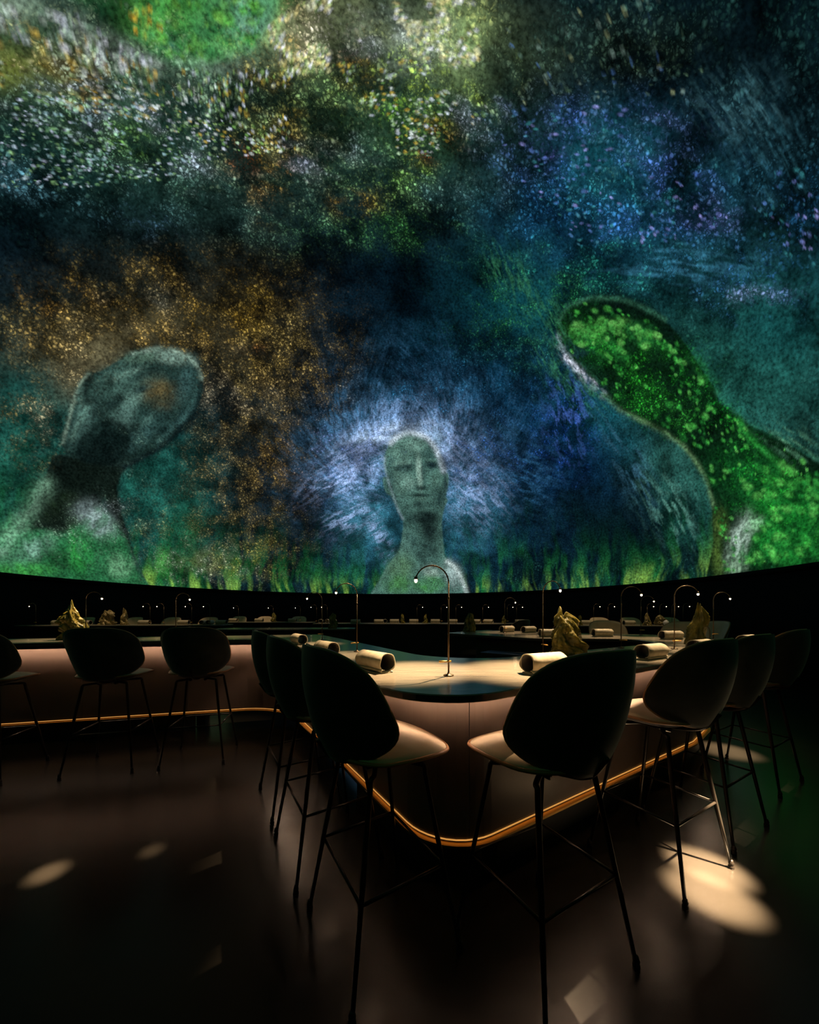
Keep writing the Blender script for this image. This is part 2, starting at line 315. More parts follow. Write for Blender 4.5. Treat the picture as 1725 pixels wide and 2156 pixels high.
('B',[-0.2363,0.6486],[17.24,-12.06,-13.52,-44.53],(119,154,26),0.4,1,2,0.95,[22.4,-25.36,-32.91,-57.31],0.5),
('B',[-0.179,0.5025],[29.56,-15.51,-12.23,-47.22],(187,78,6),0.7,1,2,0.95,[19.64,-17.52,-24.61,-46.94],0.5),
('B',[-0.1457,0.5185],[12.16,-5.945,-4.857,-21.03],(142,156,85),0.7,1,2,0.95,[20.37,-17.31,-23.93,-49.25],0.5),
('B',[-0.05298,0.5655],[14.59,-5.661,-4.205,-27.3],(122,160,103),0.8,1,2,0.95,[22.5,-16.52,-21.56,-56.2],0.5),
('B',[0.3068,0.6541],[5.912,1.55,4.909,-20.68],(55,84,76),0.54,1,2,0.95,[34.96,-15.55,-10.05,-60.55],0.5),
('B',[0.3681,0.6463],[14.4,5.051,8.506,-29.59],(84,111,77),0.45,1,2,0.95,[34.43,-12.35,-6.963,-59.69],0.5),
('B',[0.2731,0.6028],[14.41,3.028,5.977,-28.63],(73,92,61),0.45,1,2,0.95,[32.55,-15.57,-11.42,-54.92],0.5),
('B',[0.334,0.5803],[10.17,2.962,8.247,-32.13],(72,98,184),0.5850000000000001,1,2,0.95,[31.59,-12.38,-8.567,-53.06],0.5),
('B',[0.4164,0.5934],[10.69,4.38,10.22,-31.41],(100,119,186),0.63,1,2,0.95,[31.85,-9.197,-4.912,-54.15],0.5),
('B',[0.3213,0.5204],[9.547,2.554,4.459,-18.27],(54,107,185),0.675,1,2,0.95,[29.26,-11.63,-8.926,-47.99],0.5),
('B',[0.4516,0.5472],[9.892,4.438,8.369,-23.72],(79,112,198),0.675,1,2,0.95,[29.83,-7.223,-3.693,-49.95],0.5),
('B',[0.5132,0.5228],[14.45,7.66,17.75,-43.86],(113,122,215),0.81,1,2,0.95,[28.56,-4.839,-1.511,-47.61],0.5),
('B',[0.5498,0.5349],[16.56,9.748,22.89,-52.21],(124,129,215),0.81,1,2,0.95,[28.66,-3.652,-0.0355,-48.12],0.5),
('B',[0.4091,0.5144],[8.314,3.179,6.236,-19.8],(41,136,133),0.63,1,2,0.95,[28.86,-8.375,-5.491,-47.58],0.5),
('B',[0.3741,0.5463],[16.36,5.576,10.7,-37.15],(89,156,108),0.54,1,2,0.95,[30.14,-10.13,-6.833,-50.13],0.5),
('B',[0.5228,0.6495],[9.577,5.692,9.696,-22.92],(55,94,104),0.45,1,2,0.95,[33.36,-5.271,0.4454,-58.55],0.5),
('B',[0.5879,0.6455],[11.93,8.396,8.113,-16.75],(42,83,95),0.45,1,2,0.95,[32.37,-2.483,3.238,-56.94],0.5),
('B',[0.627,0.5915],[8.878,6.577,11.51,-22.25],(47,115,144),0.54,1,2,0.95,[29.78,-1.023,3.71,-51.33],0.5),
('B',[0.3254,0.4456],[8.762,2.329,5.281,-21.64],(42,104,171),0.63,1,2,0.95,[26.72,-10.18,-8.5,-42.75],0.5),
('B',[0.4448,0.467],[9.123,3.835,8.639,-25.28],(57,104,185),0.675,1,2,0.95,[27.13,-6.666,-4.319,-44.16],0.5),
('B',[0.5183,0.4443],[7.759,3.982,11.77,-29.25],(57,127,182),0.675,1,2,0.95,[26.05,-4.277,-1.951,-42.35],0.5),
('B',[0.6685,0.4846],[7.72,5.797,12.05,-22.08],(47,98,162),0.63,1,2,0.95,[25.92,0.002857,3.285,-43.13],0.5),
('B',[0.6879,0.5844],[12.98,10.96,8.016,-13.86],(41,105,162),0.54,1,2,0.95,[28.69,1.027,5.768,-49.51],0.5),
('B',[0.3745,0.3953],[6.942,2.223,4.731,-16.88],(33,130,110),0.63,1,2,0.95,[25.18,-8.033,-6.737,-39.88],0.5),
('B',[0.2975,0.3069],[7.68,1.732,2.337,-10.8],(54,143,67),0.54,1,2,0.95,[22.87,-8.996,-8.74,-35.14],0.5),
('B',[0.6696,0.4693],[13.95,10.39,42.06,-77.21],(128,147,195),0.7200000000000001,1,2,0.95,[25.48,-0.01471,3.091,-42.2],0.5),
('B',[0.2236,0.5293],[17.29,2.482,3.232,-19.23],(79,107,174),0.54,1,2,0.95,[29.44,-15.46,-12.9,-47.99],0.5),
('B',[0.2688,0.5205],[29.38,5.889,12.61,-62.19],(115,113,218),0.7200000000000001,1,2,0.95,[29.23,-13.56,-11.01,-47.71],0.5),
('B',[0.2051,0.4416],[12.23,1.498,3.396,-22.39],(40,123,152),0.45,1,2,0.95,[26.38,-13.87,-12.65,-41.63],0.5),
('B',[0.5189,0.656],[14.84,8.771,13.1,-31.2],(63,104,112),0.6,0,2,0.95,[40.43,-34.39,-102.3,-237.4],0.58),
('B',[0.5972,0.6325],[15.08,10.75,9.202,-18.7],(44,90,102),0.6,0,2,0.95,[32.44,-27.05,-96.61,-221.3],0.58),
('B',[0.5261,0.4474],[6.674,3.502,13.77,-33.61],(58,122,152),0.6,0,2,0.95,[22.24,8.819,56.94,-173.5],0.58),
('B',[-0.4122,0.3686],[4.95,-2.756,-6.908,-22.38],(138,117,55),0.8,1,2,0.95,[16.61,-21.51,-24.74,-26.43],0.5),
('B',[-0.5477,0.3943],[8.634,-6.402,-11.36,-26.82],(144,108,40),0.85,1,2,0.95,[14.79,-24.14,-27.51,-22.82],0.5),
('B',[-0.6045,0.3693],[8.173,-6.515,-9.428,-20.0],(141,122,62),0.8,1,2,0.95,[13.61,-23.71,-27.3,-20.41],0.5),
('B',[-0.4273,0.3416],[10.66,-5.965,-8.545,-26.8],(118,134,134),0.6,1,2,0.95,[16.03,-20.78,-24.19,-25.18],0.5),
('B',[-0.2945,0.2734],[7.207,-2.757,-3.144,-14.78],(160,126,39),0.95,1,2,0.95,[16.72,-16.85,-20.14,-26.59],0.5),
('B',[-0.2117,0.2414],[9.223,-2.646,-2.187,-14.51],(159,131,50),0.95,1,2,0.95,[17.05,-14.8,-17.88,-27.35],0.5),
('B',[-0.1948,0.158],[10.68,-2.641,-1.139,-8.371],(138,115,55),0.9,1,2,0.95,[15.95,-12.84,-16.05,-25.21],0.5),
('B',[-0.2762,0.09221],[7.242,-2.213,-1.461,-7.627],(137,116,66),0.9,1,2,0.95,[14.46,-12.72,-16.31,-22.24],0.5),
('B',[-0.2855,0.1921],[9.663,-3.333,-2.715,-13.41],(144,125,72),0.9,1,2,0.95,[15.65,-14.78,-18.26,-24.48],0.5),
('B',[-0.3078,-0.01139],[9.075,-2.771,-1.733,-8.288],(148,118,54),0.85,1,2,0.95,[13.09,-11.42,-15.16,-19.7],0.5),
('B',[-0.4199,-0.01926],[11.75,-4.717,-1.718,-5.96],(132,115,70),0.85,1,2,0.95,[12.2,-12.36,-16.4,-17.88],0.5),
('B',[-0.3965,-0.1278],[7.24,-2.526,-1.911,-7.226],(113,98,56),0.8,1,2,0.95,[11.45,-10.63,-14.59,-16.69],0.5),
('B',[-0.3748,-0.2309],[7.574,-2.308,-2.905,-11.94],(117,103,49),0.7,1,2,0.95,[10.79,-9.282,-13.11,-15.66],0.5),
('B',[-0.5017,0.3257],[4.816,-3.074,-9.554,-25.25],(172,142,74),0.9,1,2,0.95,[14.77,-21.15,-24.8,-22.62],0.5),
('B',[-0.5733,0.2921],[17.16,-12.06,-6.747,-15.49],(177,158,110),0.9,1,2,0.95,[13.41,-20.77,-24.67,-19.87],0.5),
('B',[-0.7254,0.2999],[13.13,-11.83,-5.382,-9.365],(138,112,48),0.6,1,2,0.95,[11.26,-22.1,-26.11,-15.69],0.5),
('B',[-0.7585,0.1374],[11.47,-9.381,-10.11,-17.43],(144,130,76),0.5,1,2,0.95,[10.02,-17.8,-22.23,-13.32],0.5),
('B',[-0.6346,-0.08524],[12.53,-7.146,-5.444,-12.27],(143,136,76),0.5,1,2,0.95,[10.02,-12.9,-17.3,-13.71],0.5),
('B',[-0.697,0.2419],[12.82,-10.49,-8.724,-16.18],(162,155,125),0.5,1,2,0.95,[11.34,-20.17,-24.36,-15.8],0.5),
('B',[-0.2543,0.2267],[37.64,-12.24,-14.9,-82.26],(154,72,38),0.5,1,2,0.95,[16.44,-15.11,-18.4,-26.06],0.5),
('B',[-0.1712,0.2528],[15.62,-3.897,-3.165,-25.98],(143,128,83),0.7,1,2,0.95,[17.6,-14.4,-17.28,-28.51],0.5),
('B',[-0.336,0.1652],[11.99,-4.624,-3.555,-14.92],(149,141,119),0.7,1,2,0.95,[14.83,-14.86,-18.54,-22.82],0.5),
('B',[-0.3261,0.3678],[5.097,-2.326,-6.991,-29.01],(119,98,49),0.7,1,2,0.95,[17.82,-20.17,-23.14,-28.92],0.5),
('B',[-0.0001391,0.3065],[5.428,-0.4754,-0.0008644,-8.688],(3,15,24),0.85,0,2,0,0,0),
('B',[-0.2239,-0.06195],[13.49,-2.99,-0.8269,-5.538],(11,20,22),0.7,0,2,0.3,[13.49,-2.99,-2.067,-13.85],0.5),
('B',[0.5055,0.0082],[8.203,3.407,2.627,-7.427],(6,32,60),0.7,0,2,0,0,0),
('B',[0.05986,-0.07739],[7.563,0.118,0.2995,-7.578],(29,79,102),0.7,0,2,0.4,[19.85,0.3097,0.8236,-20.84],0.5),
('B',[-0.04673,-0.1786],[10.56,-0.6267,-0.2074,-6.88],(44,102,120),0.85,0,2,0.2,[12.32,-0.7312,-0.3802,-12.61],0.5),
('B',[0.2103,-0.1518],[12.11,1.742,0.9534,-6.943],(42,96,118),0.85,0,2,0.2,[12.11,1.742,1.748,-12.73],0.5),
('B',[-0.0771,-0.09037],[-17.29,-4.772,-4.65,15.97],(134,170,220),0.575,0,2,1.0,[-37.13,16.31,67.9,180.6],0.6),
('B',[-0.1453,-0.1066],[-13.88,-3.015,-3.919,15.92],(79,134,180),0.253,0,2,1.0,[-36.1,17.96,75.1,173.6],0.6),
('B',[-0.2307,-0.1226],[-10.92,-1.603,-3.039,15.83],(79,134,180),0.0765,0,2,1.0,[-34.81,19.95,83.59,165.0],0.6),
('B',[-0.08205,-0.06093],[-18.5,-0.2676,-0.9284,17.01],(134,170,220),0.575,0,2,1.0,[-33.5,25.72,110.6,161.3],0.6),
('B',[-0.1502,-0.06244],[-14.86,0.6238,-0.1756,16.98],(79,134,180),0.253,0,2,1.0,[-32.46,27.49,118.1,154.3],0.6),
('B',[-0.2333,-0.0602],[-11.71,1.3,0.7373,16.93],(79,134,180),0.0765,0,2,1.0,[-31.15,29.64,127.0,145.5],0.6),
('B',[-0.07887,-0.03198],[-18.69,4.403,2.943,17.09],(134,170,220),0.575,0,2,1.0,[-27.86,33.94,148.1,131.9],0.6),
('B',[-0.1432,-0.02019],[-15.01,4.406,3.724,17.08],(79,134,180),0.253,0,2,1.0,[-26.8,35.84,156.0,124.7],0.6),
('B',[-0.2197,-0.002299],[-11.84,4.327,4.676,17.05],(79,134,180),0.0765,0,2,1.0,[-25.45,38.18,165.3,115.6],0.6),
('B',[-0.06829,-0.005027],[-17.83,8.972,6.745,16.2],(134,170,220),0.575,0,2,1.0,[-20.54,40.49,178.3,94.13],0.6),
('B',[-0.1258,0.01819],[-14.33,8.113,7.554,16.2],(79,134,180),0.253,0,2,1.0,[-19.43,42.51,186.4,86.56],0.6),
('B',[-0.1927,0.04878],[-11.31,7.298,8.547,16.18],(79,134,180),0.0765,0,2,1.0,[-18.03,45.03,196.2,76.89],0.6),
('B',[-0.05133,0.01876],[-15.99,13.18,10.26,14.39],(134,170,220),0.575,0,2,1.0,[-11.93,44.99,199.4,50.03],0.6),
('B',[-0.09985,0.05134],[-12.86,11.52,11.09,14.38],(79,134,180),0.253,0,2,1.0,[-10.78,47.11,207.7,42.01],0.6),
('B',[-0.1552,0.09179],[-10.15,10.03,12.12,14.36],(79,134,180),0.0765,0,2,1.0,[-9.325,49.77,217.8,31.71],0.6),
('B',[-0.02915,0.03851],[-13.27,16.77,13.29,11.76],(134,170,220),0.575,0,2,1.0,[-2.544,47.17,210.3,2.159],0.6),
('B',[-0.06715,0.07837],[-10.67,14.44,14.14,11.73],(79,134,180),0.253,0,2,1.0,[-1.355,49.35,218.7,-6.332],0.6),
('B',[-0.1098,0.1262],[-8.428,12.37,15.2,11.69],(79,134,180),0.0765,0,2,1.0,[0.1452,52.1,229.0,-17.27],0.6),
('B',[-0.002978,0.05362],[-9.819,19.55,15.67,8.46],(134,170,220),0.425,0,2,1.0,[7.093,46.91,210.3,-46.7],0.6),
('B',[-0.02945,0.09878],[-7.905,16.68,16.53,8.41],(79,134,180),0.187,0,2,1.0,[8.305,49.09,218.8,-55.61],0.6),
('B',[-0.0587,0.1517],[-6.254,14.16,17.59,8.336],(79,134,180),0.0765,0,2,1.0,[9.827,51.88,229.2,-67.07],0.6),
('B',[0.02594,0.06368],[-5.842,21.35,17.26,4.684],(134,170,220),0.425,0,2,1.0,[16.44,44.21,199.6,-93.74],0.6),
('B',[0.01162,0.1123],[-4.721,18.13,18.11,4.609],(79,134,180),0.187,0,2,1.0,[17.65,46.38,208.0,-102.9],0.6),
('B',[-0.003951,0.1686],[-3.755,15.3,19.18,4.508],(79,134,180),0.0765,0,2,1.0,[19.16,49.14,218.4,-114.7],0.6),
('B',[0.05635,0.06846],[-1.562,22.07,17.98,0.6508],(134,170,220),0.425,0,2,1.0,[-30.38,37.26,158.6,148.5],0.6),
('B',[0.0545,0.1187],[-1.3,18.7,18.82,0.5565],(79,134,180),0.187,0,2,1.0,[-31.79,39.66,166.1,155.9],0.6),
('B',[0.05277,0.1766],[-1.075,15.74,19.88,0.4358],(79,134,180),0.0765,0,2,1.0,[-33.56,42.73,175.4,165.5],0.6),
('B',[0.08702,0.06783],[2.779,21.69,17.79,-3.407],(134,170,220),0.425,0,2,1.0,[-22.57,42.84,184.8,107.9],0.6),
('B',[0.09769,0.118],[2.163,18.36,18.62,-3.51],(79,134,180),0.187,0,2,1.0,[-23.97,45.19,192.1,115.1],0.6),
('B',[0.1099,0.176],[1.632,15.44,19.66,-3.637],(79,134,180),0.0765,0,2,1.0,[-25.76,48.2,201.2,124.4],0.6),
('B',[0.1167,0.06177],[6.943,20.23,16.72,-7.259],(134,170,220),0.425,0,2,1.0,[-13.69,46.24,201.6,62.36],0.6),
('B',[0.1397,0.1101],[5.478,17.16,17.53,-7.358],(79,134,180),0.187,0,2,1.0,[-15.11,48.5,208.6,69.28],0.6),
('B',[0.1657,0.1666],[4.217,14.46,18.55,-7.476],(79,134,180),0.0765,0,2,1.0,[-16.93,51.38,217.3,78.22],0.6),
('B',[0.1442,0.05039],[10.7,17.78,14.82,-10.69],(134,170,220),0.425,0,2,1.0,[-4.258,47.28,208.0,14.37],0.6),
('B',[0.1791,0.09504],[8.465,15.16,15.62,-10.77],(79,134,180),0.187,0,2,1.0,[-5.699,49.43,214.8,21.14],0.6),
('B',[0.2187,0.1481],[6.541,12.84,16.63,-10.86],(79,134,180),0.0765,0,2,1.0,[-7.548,52.14,223.1,29.86],0.6),
('B',[0.1682,0.03394],[13.85,14.5,12.2,-13.52],(134,170,220),0.425,0,2,1.0,[5.225,45.94,203.8,-33.34],0.6),
('B',[0.2141,0.07287],[10.96,12.49,13.0,-13.57],(79,134,180),0.187,0,2,1.0,[3.753,47.96,210.3,-26.61],0.6),
('B',[0.2668,0.1205],[8.484,10.7,13.99,-13.62],(79,134,180),0.0765,0,2,1.0,[1.863,50.49,218.3,-17.97],0.6),
('B',[0.1874,0.01287],[16.22,10.56,9.022,-15.59],(134,170,220),0.425,0,2,1.0,[14.24,42.31,189.3,-78.17],0.6),
('B',[0.2431,0.04391],[12.85,9.315,9.813,-15.61],(79,134,180),0.187,0,2,1.0,[12.73,44.21,195.6,-71.34],0.6),
('B',[0.3081,0.08364],[9.945,8.17,10.8,-15.62],(79,134,180),0.0765,0,2,1.0,[10.81,46.57,203.4,-62.66],0.6),
('B',[0.2008,-0.01217],[17.7,6.201,5.444,-16.81],(134,170,220),0.425,0,2,1.0,[22.3,36.62,165.2,-117.7],0.6),
('B',[0.2643,0.008743],[14.01,5.807,6.237,-16.79],(79,134,180),0.187,0,2,1.0,[20.77,38.43,171.5,-110.7],0.6),
('B',[0.34,0.03765],[10.85,5.385,7.222,-16.75],(79,134,180),0.0765,0,2,1.0,[18.81,40.64,179.1,-101.9],0.6),
('B',[0.2071,-0.04016],[18.19,1.65,1.665,-17.11],(134,170,220),0.425,0,2,1.0,[28.98,29.2,133.0,-149.9],0.6),
('B',[0.2759,-0.03158],[14.41,2.158,2.463,-17.06],(79,134,180),0.187,0,2,1.0,[27.43,30.94,139.2,-142.7],0.6),
('B',[0.3598,-0.01669],[11.16,2.501,3.449,-16.99],(79,134,180),0.0765,0,2,1.0,[25.47,33.04,146.9,-133.7],0.6),
('B',[0.2055,-0.0698],[17.69,-2.846,-2.111,-16.49],(134,170,220),0.425,0,2,1.0,[33.91,20.44,94.26,-173.0],0.6),
('B',[0.2761,-0.07542],[14.01,-1.437,-1.308,-16.42],(79,134,180),0.187,0,2,1.0,[32.37,22.17,100.7,-165.7],0.6),
('B',[0.3645,-0.0777],[10.85,-0.3325,-0.3212,-16.33],(79,134,180),0.0765,0,2,1.0,[30.43,24.22,108.4,-156.6],0.6),
('B',[-0.07185,-0.01863],[10.19,4.525,8.96,-20.53],(164,188,236),0.765,0,2,0.95,[42.48,18.85,71.68,-164.2],0.56),
('B',[-0.1331,-0.07272],[10.66,4.119,10.46,-26.33],(164,188,236),0.7200000000000001,0,2,0.95,[41.46,16.02,62.75,-158.0],0.56),
('B',[-0.03352,0.01879],[12.96,6.256,15.59,-33.76],(164,188,236),0.7200000000000001,0,2,0.95,[43.2,20.85,77.97,-168.8],0.56),
('B',[0.141,0.01419],[14.86,-9.353,-10.36,-19.57],(164,188,236),0.675,0,2,0.95,[39.11,-29.67,-95.55,-147.8],0.56),
('B',[0.2032,-0.05294],[15.81,-8.785,-5.98,-12.5],(164,188,236),0.45,0,2,0.95,[37.63,-25.51,-83.88,-142.6],0.56),
('B',[-0.03573,-0.233],[45.21,22.17,5.3,-10.85],(164,188,236),0.49500000000000005,0,2,0.95,[35.16,17.25,63.6,-130.2],0.56),
('B',[-0.1206,-0.1746],[13.67,5.555,9.892,-23.62],(164,188,236),0.45,0,2,0.95,[37.99,15.43,59.35,-141.7],0.56),
('B',[0.2442,-0.1081],[13.68,-6.985,-5.386,-12.02],(164,188,236),0.36000000000000004,0,2,0.95,[36.3,-22.82,-76.31,-137.6],0.56),
('B',[0.001638,0.03242],[10.73,1.94,10.19,-51.3],(180,204,232),0.75,0,2,0.7,[39.01,7.055,30.58,-153.9],0.5),
('B',[0.1111,0.02258],[17.53,-13.96,-19.16,-28.21],(159,190,224),0.6,0,2,0.6,[35.07,-27.91,-83.04,-122.2],0.5),
('B',[0.06941,0.1178],[4.948,0.0261,0.8184,-17.11],(45,115,160),0.5,1,2,0.95,[23.11,3.694,11.22,-63.49],0.5),
('B',[-0.07185,-0.01863],[8.877,-0.9038,-0.7084,-14.74],(112,139,215),0.7,1,2,0.95,[25.49,11.31,29.87,-68.42],0.5),
('B',[0.2271,-0.003022],[8.169,1.263,1.691,-11.02],(55,102,186),0.5,1,2,0.95,[18.67,-10.05,-25.55,-56.74],0.5),
('B',[0.407,0.1024],[13.94,4.559,2.444,-8.512],(39,88,198),0.5,1,2,0.95,[27.89,9.117,8.96,-31.21],0.5),
('B',[0.2453,0.1658],[8.575,1.453,2.604,-15.1],(35,93,131),0.4,1,2,0.95,[23.58,3.996,11.39,-66.07],0.5),
('B',[-0.1065,0.06987],[13.02,-1.912,-1.175,-16.16],(35,93,131),0.4,1,2,0.95,[22.78,-3.346,-4.406,-60.6],0.5),
('B',[-0.165,-0.1573],[12.54,-1.95,-1.368,-12.75],(33,71,135),0.4,1,2,0.95,[25.09,-3.9,-2.736,-25.49],0.5),
('M',),
('G',),
('P',[[0.05228,0.03597],[0.08835,0.02836],[0.1136,0.007327],[0.1301,-0.02256],[0.1407,-0.04978],[0.1522,-0.05687],[0.1546,-0.08166],[0.1506,-0.1121],[0.1564,-0.1246],[0.1493,-0.1476],[0.146,-0.1892],[0.1566,-0.2457],[0.1692,-0.2896],[0.2074,-0.3162],[0.2438,-0.3705],[0.2673,-0.4351],[-0.06386,-0.4556],[-0.03238,-0.3505],[-0.005057,-0.3089],[0.02088,-0.2732],[0.03073,-0.2337],[0.03289,-0.1818],[0.01664,-0.1502],[0.00349,-0.1217],[-0.009796,-0.1151],[-0.0191,-0.09365],[-0.01895,-0.0727],[-0.008046,-0.07072],[-0.01171,-0.05632],[-0.01227,-0.02421],[-0.0005366,0.006813],[0.02027,0.02587]],[0.0726,-0.1452],0.003919,(69,104,95),1,0,0,0,0),
('B',[0.02736,-0.02007],[26.73,-0.4649,0.3876,-21.2],(91,128,116),0.8,0,3,0.5,[76.06,-1.323,1.47,-80.42],0.5),
('B',[0.02185,-0.09785],[44.31,7.559,4.721,-25.79],(86,122,110),0.7,0,3,0.45,[70.04,11.95,13.43,-73.4],0.5),
('B',[0.1103,-0.008408],[47.95,-6.407,-2.091,-23.14],(42,70,68),0.8,0,3,0.45,[75.8,-10.13,-7.273,-80.47],0.5),
('B',[0.06449,0.008211],[40.89,0.4747,2.27,-52.32],(108,144,132),0.6,0,3,0.45,[77.57,0.9006,3.589,-82.72],0.5),
('B',[0.03755,-0.04858],[37.32,5.327,14.9,-94.13],(23,42,44),0.95,0,3,0.3,[73.17,10.44,12.25,-77.38],0.5),
('B',[0.03764,-0.0357],[35.44,5.026,30.16,-190.8],(106,142,130),0.7,0,3,0.45,[73.96,10.49,12.4,-78.41],0.5),
('B',[0.1068,-0.03839],[50.95,-4.903,-5.794,-95.29],(20,38,42),0.95,0,3,0.3,[74.11,-7.131,-4.763,-78.34],0.5),
('B',[0.1063,-0.02683],[53.8,-5.265,-13.85,-227.9],(85,122,112),0.6,0,3,0.45,[74.84,-7.324,-4.816,-79.26],0.5),
('B',[0.03881,-0.05423],[68.65,-0.285,5.267,-204.6],(74,108,102),0.6,0,3,0.45,[73.8,-0.3064,1.998,-77.63],0.5),
('B',[0.07629,-0.05852],[121.0,12.32,2.996,-25.58],(146,180,166),0.9,0,3,0.25,[72.72,7.4,8.998,-76.83],0.5),
('B',[0.08639,-0.06291],[163.3,18.08,3.741,-30.2],(42,68,66),0.8,0,3,0.45,[72.31,8.004,9.462,-76.4],0.5),
('B',[0.0462,-0.08463],[36.92,-10.09,-11.78,-52.34],(108,144,132),0.8,0,3,0.45,[70.04,-19.14,-16.39,-72.81],0.5),
('B',[0.1204,-0.0701],[71.1,4.658,4.167,-52.25],(85,122,110),0.7,0,3,0.45,[71.94,4.713,6.06,-76.0],0.5),
('B',[0.08193,-0.09793],[55.95,1.99,7.897,-146.6],(16,32,31),0.9,0,3,0.2,[70.77,2.517,3.995,-74.17],0.5),
('B',[0.08396,-0.1163],[42.39,1.64,11.51,-209.4],(15,29,30),0.95,0,3,0.2,[69.69,2.696,4.004,-72.85],0.5),
('B',[0.08434,-0.1259],[54.68,2.172,8.984,-163.1],(84,120,108),0.75,0,3,0.45,[69.15,2.747,3.977,-72.18],0.5),
('B',[0.08589,-0.1413],[36.0,1.517,4.837,-86.51],(23,40,40),0.85,0,3,0.45,[68.29,2.879,3.977,-71.12],0.5),
('B',[0.1289,-0.1272],[63.56,-9.141,-2.928,-25.07],(22,40,42),0.85,0,3,0.45,[68.33,-9.826,-8.331,-71.34],0.5),
('B',[0.03513,-0.141],[55.47,23.54,10.78,-26.12],(60,92,86),0.7,0,3,0.45,[63.14,26.8,27.27,-66.07],0.5),
('B',[0.08975,-0.1749],[19.11,0.912,2.871,-49.52],(15,27,28),0.95,0,3,0.2,[66.45,3.172,3.995,-68.89],0.5),
('B',[0.1136,-0.2107],[26.58,12.17,8.404,-19.3],(11,21,22),0.95,0,3,0.2,[40.45,18.51,18.27,-41.95],0.5),
('B',[0.05767,-0.2233],[38.2,13.92,5.845,-16.41],(45,74,71),0.8,0,3,0.7,[109.2,44.31,8.9,-22.53],0.5),
('B',[0.0436,-0.2628],[65.2,-10.45,-2.884,-19.93],(74,108,100),0.7,0,3,0.6,[113.4,-18.18,-3.343,-23.1],0.5),
('B',[0.1083,-0.2797],[22.96,15.8,12.05,-18.32],(28,48,47),0.8,0,3,0.4,[69.87,48.08,14.5,-22.05],0.5),
('B',[0.02648,-0.3295],[23.55,0.2759,0.3492,-21.17],(77,112,80),0.8,0,3,0.3,[32.77,0.3838,0.5466,-33.13],0.5),
('B',[0.02173,-0.3832],[16.48,0.2111,0.4061,-30.37],(63,122,60),0.7,0,3,0.5,[45.04,0.577,0.6053,-45.27],0.5),
('B',[0.1997,-0.3384],[32.62,17.58,10.52,-20.83],(147,170,168),0.9,0,3,0.4,[47.27,25.48,24.39,-48.29],0.5),
('B',[0.1285,-0.3351],[30.84,2.696,3.777,-47.15],(138,163,152),0.8,0,3,0.5,[53.62,4.688,4.378,-54.67],0.5),
('B',[0.1268,-0.3784],[22.42,1.983,2.848,-36.4],(63,138,58),0.8,0,3,0.5,[51.99,4.599,4.128,-52.75],0.5),
('B',[-0.006612,-0.08953],[103.5,-3.924,-0.2579,-59.29],(42,68,68),0.7,0,3,0.45,[71.99,-2.73,-0.3262,-74.98],0.5),
('B',[0.1492,-0.0822],[186.7,16.88,4.673,-47.35],(28,44,48),0.8,0,3,0.45,[70.83,6.404,7.388,-74.86],0.5),
('S',[[0.003672,0.01063],[0.02426,0.02593],[0.05227,0.03411],[0.0884,0.02649],[0.1116,0.007172],[0.128,-0.02274],[0.1394,-0.0499]],[0.07723,0.004165],0.006841,(194,210,224),0.75,0,0.3,[42.43,0.9769,2.351,-45.27],0.5),
('S',[[-0.01185,-0.02421],[-0.01104,-0.06041],[0.01664,-0.1502],[0.03289,-0.1818]],[0.005456,-0.1023],0.003757,(154,180,188),0.4,0,0,0,0),
('S',[[0.002136,-0.02821],[-0.003329,-0.06045],[0.01676,-0.1413]],[0.004785,-0.07558],0.009779,(42,68,68),0.5,0,0,0,0),
('S',[[0.128,-0.02274],[0.1424,-0.05372],[0.1462,-0.1389]],[0.1385,-0.07063],0.006144,(29,48,52),0.6,0,0,0,0),
('S',[[0.1756,-0.2992],[0.2081,-0.3214],[0.2427,-0.3706],[0.2516,-0.3888]],[0.2187,-0.3447],0.007782,(184,202,200),0.7,0,0,0,0),
('P',[[-0.7176,-0.1051],[-0.6962,-0.02769],[-0.6751,0.03295],[-0.6435,0.06926],[-0.6196,0.08302],[-0.5831,0.08641],[-0.527,0.09214],[-0.4758,0.1099],[-0.4283,0.1335],[-0.3918,0.1681],[-0.3772,0.1994],[-0.3776,0.226],[-0.3913,0.2482],[-0.4142,0.2658],[-0.4479,0.2765],[-0.482,0.2791],[-0.5239,0.2763],[-0.5545,0.2735],[-0.5768,0.2773],[-0.6056,0.2666],[-0.6269,0.2523],[-0.6288,0.2408],[-0.6581,0.2254],[-0.6859,0.2044],[-0.7086,0.1844],[-0.7119,0.1649],[-0.735,0.1729],[-0.7646,0.1582],[-0.8037,0.1306],[-0.855,0.1094],[-0.922,0.08675],[-1.002,0.07976],[-1.061,0.1171],[-1.185,0.01576],[-0.7853,-0.2832],[-0.7278,-0.1498]],[-0.6399,0.1374],0.003047,(29,52,48),1,0,0,0,0),
('B',[-0.5296,0.2342],[17.08,-3.396,-1.241,-28.73],(74,108,98),0.8,0,3,0.5,[40.0,-7.95,-1.936,-44.85],0.5),
('B',[-0.5827,0.2443],[30.24,-39.04,-20.19,-19.83],(44,70,64),0.8,0,3,0.35,[46.01,-59.41,-46.08,-45.27],0.5),
('B',[-0.5262,0.2047],[41.27,0.4359,8.36,-70.27],(100,136,124),0.8,0,3,0.35,[62.81,0.6633,8.481,-71.29],0.5),
('B',[-0.4772,0.2381],[21.55,-1.12,8.16,-122.5],(28,48,46),0.7,0,3,0.35,[65.59,-3.409,4.967,-74.55],0.5),
('B',[-0.5737,0.1778],[54.39,21.73,15.23,-36.66],(88,124,114),0.8,0,3,0.35,[55.17,22.04,27.03,-65.08],0.5),
('B',[-0.5554,0.1484],[25.13,5.039,26.82,-99.15],(16,32,31),0.9,0,3,0.35,[57.37,11.5,17.68,-65.38],0.5),
